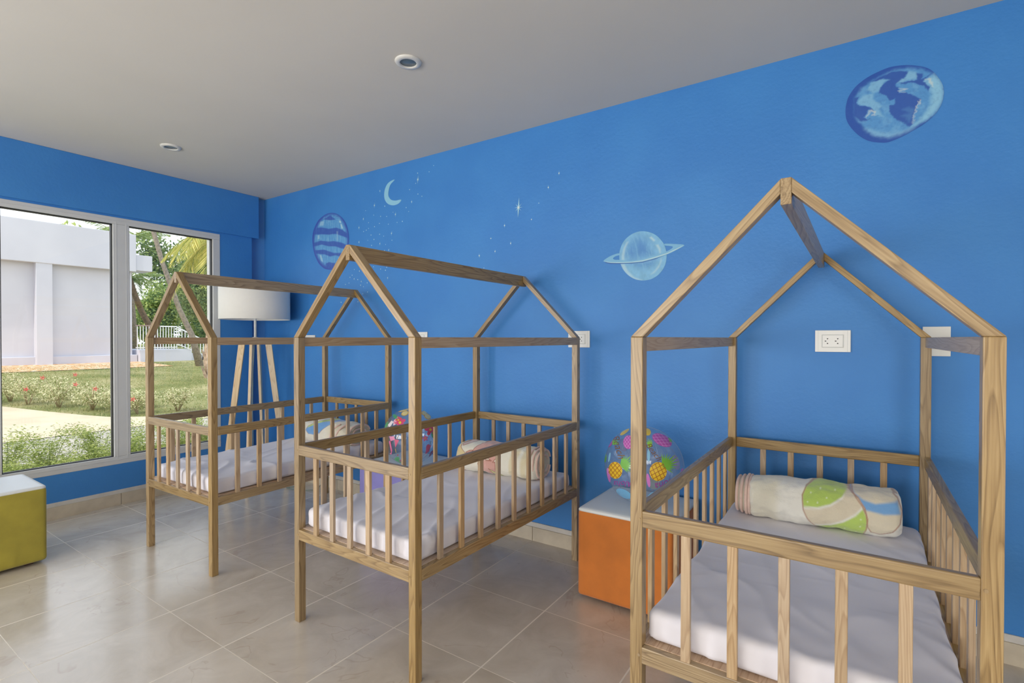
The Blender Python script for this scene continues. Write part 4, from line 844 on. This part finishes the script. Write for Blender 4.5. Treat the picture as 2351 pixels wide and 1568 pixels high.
tube('pole',[(0,0,1.302),(0,0,1.58)],.011,M['metal'],e,16); lathe('pole_base',[(0,1.302),(.03,1.302),(.03,1.306),(.012,1.31)],M['metal'],e)
lathe('lamp_shade',[(.281,1.466),(.283,1.464),(.285,1.466),(.285,1.752),(.283,1.754),(.281,1.752),(.281,1.466)],M['shade'],e,72)
bm=bmesh.new()
for k in range(3):
    a=k*2*math.pi/3; bm_tube(bm,[(0,0,1.57),(.281*math.cos(a),.281*math.sin(a),1.57)],.0025,6)
finish(bm,'shade_spider',M['metal'],e,smooth=True)
lathe('bulb',[(0,1.57),(.015,1.57),(.018,1.60),(.032,1.64),(.03,1.67),(.015,1.69),(0,1.692)],M['white'],e,24)
tube('lamp_cord',[(.02,-.01,1.30),(.035,-.03,1.2),(.05,-.05,1.0),(.04,-.05,.7),(.05,-.05,.3),(.08,-.06,.01),(.20,.04,.006),(.34,.10,.006),(.40,.20,.006),(.30,.24,.006),(.22,.16,.006),(.34,.08,.006),(.52,.10,.006),(.60,.20,.006),(.56,.27,.03),(.52,.30,.10)],.0028,M['cordm'],e,6)
# ---------------------------------------------------------------- outside
def gz(X):
    if X>-12: return -.25
    return -.25+(.166+.25)*min(1.6,(X+12)/(-16))
def grid_mesh(name,xs,ys,zf,mat):
    V=[(x,y,zf(x,y)) for x in xs for y in ys]; ny=len(ys); F=[(i*ny+j,(i+1)*ny+j,(i+1)*ny+j+1,i*ny+j+1) for i in range(len(xs)-1) for j in range(ny-1)]
    me=bpy.data.meshes.new(name); me.from_pydata(V,[],F); me.update(); return link(name,me,mat)
xs=[-5.0-.5*k for k in range(170)]; ys=[-14+1.0*k for k in range(70)]
lawn=struct(grid_mesh('lawn',xs,ys,lambda x,y:gz(x),M['lawn'])); lawn['label']='dry patchy lawn outside the window'
lawn2=grid_mesh('concrete_path',[-8.3-.2*k for k in range(11)],ys[:40],lambda x,y:gz(x)+.012,M['kerb']); struct(lawn2)
# cream path with its curved far edge
edge=[(-14,-17),(0,-16.4),(2.9,-15.1),(3.3,-13.6),(3.6,-12.6),(3.87,-11.9),(4.4,-11.3),(5.1,-10.85),(7,-10.62),(26,-10.6)]
def ex(y):
    for (a,b),(c,d) in zip(edge,edge[1:]):
        if a<=y<=c: return b+(d-b)*(y-a)/(c-a)
    return -10.6
yy=[-14+.1*k for k in range(400)]; V=[];F=[]
for y in yy:
    for k in range(9): x=-10.3+(ex(y)+10.3)*k/8; V.append((x,y,gz(x)+.02))
for i in range(len(yy)-1):
    for k in range(8): a=i*9+k; F.append((a,a+1,a+10,a+9))
me=bpy.data.meshes.new('garden_path'); me.from_pydata(V,[],F); me.update(); p=struct(link('garden_path',me,M['path']))
struct(grid_mesh('gravel_strip',[-24.6-.3*k for k in range(14)],[-6,0,5,8,9,10.2],lambda x,y:gz(x)+.02,M['gravel']))
# building
bl=empty('white_building',(-28,4,0)); tag(bl,'white rendered building with overhanging parapet across the lawn','building')
def bbx(n,p0,p1,m=None,bev=.02): return box(n,(p0[0]+28,p0[1]-4,p0[2]),(p1[0]+28,p1[1]-4,p1[2]),m or M['render'],bl,bev)
bbx('wall',(-32,-12,0),(-28.35,9.98,4.5)); bbx('parapet',(-32,-12,4.42),(-28,10.04,6.15))
for y in (6.5,1.2,-4.1): bbx('pilaster',(-28.4,y,0),(-28.03,y+.53,4.44))
bbx('plinth',(-32,-12,0),(-28.22,10.14,.52)); bbx('canopy_beam',(-29.2,10.04,4.49),(-28.05,10.72,5.23))
# terrace with railing and steps
te=empty('terrace',(-28,11.2,0)); tag(te,'low white terrace block with steps right of the white building','terrace')
box('terrace_wall',(-3.4,-1.04,0),(0,1.24,.74),M['render'],te,.02)
for k,(y,z) in enumerate(((1.24,.5),(1.75,.36),(2.3,.24))): box('step',(-3,y,0),(-.05+.1*0,y+.6,z),M['render'],te,.01)
rl=empty('terrace_railing',(-28,10.0,.75)); tag(rl,'white metal railing with brown top rail on the terrace','railing')
box('handrail',(-.04,0,1.12),(.04,1.0,1.17),M['railtop'],rl,.01); box('handrail',(-.04,1.0,1.10),(.04,1.75,1.15),M['metalw'],rl,.01); box('bottom_rail',(-.03,0,.08),(.03,1.75,.12),M['metalw'],rl)
for k in range(15): y=.06+.12*k; box('baluster',(-.014,y-.014,0),(.014,y+.014,1.12),M['metalw'],rl)
rl2=empty('stair_railing',(-28,11.75,.0)); tag(rl2,'white sloping railing running down the terrace steps','railing')
prism('handrail',[(0,1.82),(0,1.88),(1.3,1.20),(1.3,1.14)],-.03,.03,M['metalw'],rl2,axis='x'); prism('bottom_rail',[(0,1.0),(0,1.04),(1.3,.42),(1.3,.38)],-.02,.02,M['metalw'],rl2,axis='x')
for k in range(9): y=.08+.145*k; box('baluster',(-.014,y-.014,.95-.47*y),(.014,y+.014,1.84-.52*y),M['metalw'],rl2)
# leaves
def leafmesh(name,P,D1,L,Wd,mat,parent=None,loc=(0,0,0)):
    # P centres, D1 directions, one folded quad each
    n=len(P); D1=D1/np.linalg.norm(D1,axis=1)[:,None]; r=np.random.normal(size=(n,3)); S=np.cross(D1,r); S/=np.linalg.norm(S,axis=1)[:,None]
    L=np.broadcast_to(L,(n,))[:,None]; Wd=np.broadcast_to(Wd,(n,))[:,None]
    V=np.stack([P-D1*L/2,P+S*Wd/2,P+D1*L/2,P-S*Wd/2],1).reshape(-1,3)
    me=bpy.data.meshes.new(name); F=[(4*i,4*i+1,4*i+2,4*i+3) for i in range(n)]; me.from_pydata(V.tolist(),[],F); me.update()
    a=me.attributes.new('rnd','FLOAT','POINT'); a.data.foreach_set('value',np.repeat(np.random.rand(n),4).astype(np.float32))
    return link(name,me,mat,parent,loc)
def ball_pts(n,c,r,shell=.5):
    d=np.random.normal(size=(n,3)); d/=np.linalg.norm(d,axis=1)[:,None]; rr=(shell+(1-shell)*np.random.rand(n,1)); return np.array(c)+d*rr*np.array(r)
def bush(x,y,h,r,label,nfl):
    e=empty('hibiscus_bush',(x,y,gz(x))); tag(e,label,'bush','variegated hibiscus bushes beside the path')
    P=ball_pts(1500,(0,0,h*.6),(r,r,h*.42),.25); leafmesh('foliage',P,np.random.normal(size=P.shape)+[0,0,.4],.05*np.random.uniform(.6,1.3,len(P)),.02,M['lf_var'],e)
    bm=bmesh.new()
    for k in range(7):
        a=random.uniform(0,6.28); q=random.uniform(.3,.8)*r; bm_tube(bm,[(0.02*math.cos(a),.02*math.sin(a),0),(q*.4*math.cos(a),q*.4*math.sin(a),h*.4),(q*math.cos(a),q*math.sin(a),h*.85)],[.012,.009,.004],5)
    finish(bm,'stem',M['stem'],e,smooth=True)
    for k in range(nfl):
        a=random.uniform(-.9,.9); px,py,pz=r*.8*math.cos(a),r*.8*math.sin(a),h*random.uniform(.5,1.0)
        bm=bmesh.new()
        for j in range(5):
            t=j*1.257; vs=[bm.verts.new(Vector((px,py,pz))+Vector(v)) for v in ((0,0,0),(.03,0.026*math.cos(t-.4),0.026*math.sin(t-.4)),(.02,.06*math.cos(t),.06*math.sin(t)),(.03,0.026*math.cos(t+.4),0.026*math.sin(t+.4)))]
            bm.faces.new(vs)
        finish(bm,'flower',M['flower'],e)
bl_=[(-15.7,2.75,.62,.36,'at the left end of the pane',2),(-16.0,3.25,.66,.4,'second from the left, set back',1),(-15.1,3.35,.6,.36,'with red blooms by the far path edge',2),(-15.5,3.95,.6,.4,'set back behind the red blooms',1),(-14.2,3.65,.55,.34,'where the path edge starts to curve',1),(-14.5,4.2,.5,.34,'behind the start of the curve',0),(-13.3,3.95,.5,.32,'halfway along the curved path edge',1),(-13.5,4.45,.5,.34,'set back halfway along the curve',0),(-12.7,4.15,.48,.3,'left of the window mullion',1),(-12.9,4.7,.42,.3,'set back left of the mullion',0),(-12.1,4.35,.46,.28,'just left of the mullion, bare at the base',1),(-11.9,5.0,.5,.3,'in the narrow pane beside the mullion',0),(-11.6,5.75,.48,.3,'in the narrow pane behind the crib post',0)]
for x,y,h,r,l,nf in bl_: bush(x,y,h,r*1.15,'cream and green leafy hibiscus bush '+l,nf)
def fern(x,y,h,r,label):
    e=empty('garden_fern',(x,y,gz(x))); tag(e,label,'fern','bright green ferns below the window')
    P=[];Dd=[]; bm=bmesh.new()
    for k in range(28):
        a=random.uniform(0,6.28); out=random.uniform(.3,1)*r; hh=h*random.uniform(.4,1.12); pts=[]
        for t in [i/12 for i in range(13)]:
            pts.append(Vector((out*t**1.3*math.cos(a),out*t**1.3*math.sin(a),hh*math.sin(t*1.75)/math.sin(1.75) if t<1 else hh)))
        bm_tube(bm,pts[::3],.002,3,False)
        for p in pts[2:]:
            for s in range(16):
                P.append(p+Vector(np.random.normal(size=3)*.034)); Dd.append(Vector((math.cos(a+random.uniform(-1.4,1.4)),math.sin(a+random.uniform(-1.4,1.4)),random.uniform(-.3,.6))))
    leafmesh('fronds',np.array(P),np.array(Dd),.030,.0075,M['lf_fern'],e); finish(bm,'stem',M['lf_fern'],e)
fl=[(-5.75,1.02,.50,.30,'at the lower left corner of the large pane'),(-6.3,1.25,.58,.32,'tall, second from left in the large pane'),(-5.7,1.42,.44,.3,'low against the sill, left of centre'),(-6.6,1.62,.58,.34,'in the middle of the large pane'),(-5.9,1.68,.44,.28,'low against the sill at the centre'),(-6.5,1.98,.55,.32,'right of centre in the large pane'),(-5.9,1.98,.50,.28,'at the lower right corner of the large pane'),(-6.4,2.36,.55,.3,'in the narrow pane left of the crib post'),(-6.6,2.75,.56,.3,'in the narrow pane between the crib posts'),(-6.8,3.15,.5,.3,'in the narrow pane beside the right crib post')]
for x,y,h,r,l in fl: fern(x,y,h,r,'feathery bright green fern '+l)
# tufts of grass under the ferns: nobody could count them
n=9000; P=np.stack([np.random.uniform(-8.2,-5.1,n),np.random.uniform(.2,3.9,n),np.full(n,-.22)],1); Dd=np.random.normal(size=(n,3))*.35+[0,0,1]
tag(leafmesh('grass_tufts',P,Dd,.12,.008,M['lf_fern']),'yellow green grass tufts around the ferns below the window','grass',kind='stuff')
n=26000; P=np.stack([np.random.uniform(-27,-11,n),np.random.uniform(3.,12.5,n),np.zeros(n)],1); P=P[[ (p[0]<ex(p[1])-.1) for p in P]]; P[:,2]=[gz(x)+.02 for x in P[:,0]]
tag(leafmesh('lawn_grass',P,np.random.normal(size=P.shape)*.5+[0,0,1],.06,.012,M['lf_grass']),'short patchy grass blades on the lawn outside','grass',kind='stuff')
# trees
def crown(name,c,r,n,size,mat,label,trunk=None,shell=.35,clumps=14):
    base=(c[0],c[1],gz(c[0])); e=empty(name,base); tag(e,label,'tree','trees beyond the lawn'); cc=np.array(c)-np.array(base)
    P=[]
    for k in range(clumps):
        q=ball_pts(1,cc,np.array(r)*.72,.2)[0]; P.append(ball_pts(n//clumps,q,np.array(r)*random.uniform(.28,.45),.2))
    P=np.concatenate(P); leafmesh('foliage',P,np.random.normal(size=P.shape),size*np.random.uniform(.6,1.4,len(P)),size*.45,mat,e)
    tube('trunk',[(0,0,-.1),(.1,.1,cc[2]*.5),(cc[0],cc[1],cc[2])],[.22,.16,.08],M['bark'],e,8)
crown('garden_tree',(-38,18.3,5.5),(3.2,3.4,5.0),21000,.22,M['lf_tree'],'dark green feathery tree filling the narrow pane')
crown('garden_tree',(-41,22.5,4.5),(3.2,3.6,4.2),7000,.26,M['lf_far'],'light green tree behind the right crib post')
crown('garden_tree',(-46,17.4,2.8),(3,3.6,3.6),11000,.3,M['lf_far'],'pale yellow green tree behind the terrace railing')
crown('garden_tree',(-57,24.5,5.5),(4,6,7.5),12000,.42,M['lf_tree'],'large dark tree farthest away beyond the terrace')
crown('garden_tree',(-49,31,6),(4,4,6),6000,.4,M['lf_far'],'tall light tree at the right edge of the window')
crown('garden_tree',(-60,17.5,6.5),(4,3.8,6.5),12000,.42,M['lf_far'],'distant yellowish tree beside the building corner')
crown('garden_shrub',(-30.2,17.6,1.0),(1.6,2.4,1.2),4000,.18,M['lf_far'],'low sunny shrub behind the stair railing')
def frond(P,Dd,P2,base,az,L,up,droop,nl=70,ll=.55):
    pts=[]
    for i in range(nl+1):
        t=i/nl; rr=L*t; z=up*rr-droop*rr*rr; pts.append(Vector(base)+Vector((math.cos(az)*rr*(1-.12*t),math.sin(az)*rr*(1-.12*t),z)))
    P2.append(pts[::7])
    for i in range(3,nl):
        t=i/nl; l=ll*math.sin(math.pi*min(1,t*.9+.12))**.6; d=(pts[i+1]-pts[i]).normalized(); s=Vector((-math.sin(az),math.cos(az),0))
        for sg in (-1,1):
            v=(s*sg*.8+d*.75+Vector((0,0,-.45-.3*random.random()))).normalized(); P.append(pts[i]+v*l/2); Dd.append((v,l))
def palm(trunk_pts,rad,n,L,mat,label,droop=.16,barkm=None,up=.55,azs=None,ll=.55,base=None):
    b=Vector(trunk_pts[0]); e=empty('palm_tree',b); tag(e,label,'palm tree','palms beyond the window')
    tp=[Vector(p)-b for p in trunk_pts]; tube('trunk',tp,rad,barkm or M['bark'],e,10)
    for k in range(n):
        P=[];Dd=[];P2=[]; az=azs[k] if azs else 2*math.pi*k/n+random.uniform(-.25,.25)
        frond(P,Dd,P2,tp[-1],az,L*random.uniform(.8,1.1),random.uniform(up-.35,up+.45),droop*random.uniform(.8,1.3),ll=ll)
        me=leafmesh('frond',np.array(P),np.array([v for v,l in Dd]),np.array([l for v,l in Dd]),.028,mat,e)
        tube('frond_stem',P2[0],[.03-.0026*i for i in range(len(P2[0]))],M['lf_yel'],me,4)
palm([(-24,11.0,0),(-24,10.65,1.46),(-24,10.17,2.54),(-24,9.81,3.63),(-24,9.52,4.51),(-24,9.21,5.73),(-24,8.9,7.6)],[.17,.12,.10,.095,.09,.09,.08],12,2.3,M['lf_palm'],'slender leaning grey palm trunk crossing the narrow pane',.2)
palm([(-34,13.6,.2),(-34,12.87,1.91),(-34,12.43,2.84),(-34,12.1,3.8),(-34,11.85,4.7)],[.2,.17,.15,.14,.13],13,2.0,M['lf_palm'],'short brown palm leaning left beside the building corner',.25,M['barkd'],.25)
palm([(-36,12.8,.2),(-36,12.6,4),(-36,12.4,7.2)],[.22,.18,.15],14,2.4,M['lf_palm'],'tall palm whose fronds rise behind the building parapet',.17,up=.4)
# palm with a split trunk and hanging yellow fronds
palm([(-18.6,8.85,-.1),(-18.6,8.80,.5),(-18.6,8.86,1.3),(-18.6,8.95,2.4),(-18.6,9.25,4.8)],[.16,.17,.15,.10,.09],17,2.1,M['lf_yel'],'palm with torn brown trunk base and hanging yellow fronds',.55,M['bark2'],.35,ll=.8)
pe=[o for o in bpy.data.objects if o.name.startswith('palm_tree')][-1]
for k,(dy,dx,h) in enumerate(((-.22,.05,1.0),(-.12,.16,1.25),(.16,.12,.9),(.05,.2,.7),(-.26,.1,.45))):
    bm=bmesh.new(); bm_tube(bm,[(dx*.4,dy*.3,h-.75),(dx*.9,dy*.75,h-.35),(dx*1.3,dy*1.35,h)],[.07,.06,.02],6); finish(bm,'frond_stub',M['bark2'],pe)

# ---------------------------------------------------------------- light
w=bpy.data.worlds.new('sky'); SC.world=w; w.use_nodes=True; N=w.node_tree.nodes; L=w.node_tree.links; bg=N['Background']
tc=N.new('ShaderNodeTexCoord'); sp=N.new('ShaderNodeSeparateXYZ'); L.new(tc.outputs['Generated'],sp.inputs[0])
cr=N.new('ShaderNodeValToRGB'); cr.color_ramp.elements[0].color=(.96,.98,1,1); cr.color_ramp.elements[1].color=(.62,.78,1,1); L.new(sp.outputs[2],cr.inputs[0]); L.new(cr.outputs[0],bg.inputs[0])
bg.inputs[1].default_value=1.9
s=bpy.data.lights.new('sun','SUN'); s.energy=2.5; s.angle=.009; s.color=(1,.95,.86); so=bpy.data.objects.new('sun',s); COL.objects.link(so)
so.rotation_euler=Vector((-.10,.62,-.78)).to_track_quat('-Z','Y').to_euler()
def area(name,loc,direction,sx,sy,P,c=(1,1,1)):
    a=bpy.data.lights.new(name,'AREA'); a.shape='RECTANGLE'; a.size=sx; a.size_y=sy; a.energy=P; a.color=c; o=bpy.data.objects.new(name,a); COL.objects.link(o)
    o.location=loc; o.rotation_euler=Vector(direction).to_track_quat('-Z','Z').to_euler(); return o
area('fill_light_front',(-1.7,YF+.05,1.45),(0,1,.22),4.2,2.0,200,(1,.985,.955))  # added fill behind the camera; the front wall is closed, without a window
area('fill_light_right',(XR-.05,-.6,1.45),(-1,0,.12),2.6,1.9,50,(1,.985,.955))  # added side fill, out of view; the right wall is solid
area('fill_light_left',(XL+.04,-1.6,1.4),(1,.25,.1),2.4,1.9,115,(.97,.985,1))  # added out of frame to brighten the lamp corner; no window opening here
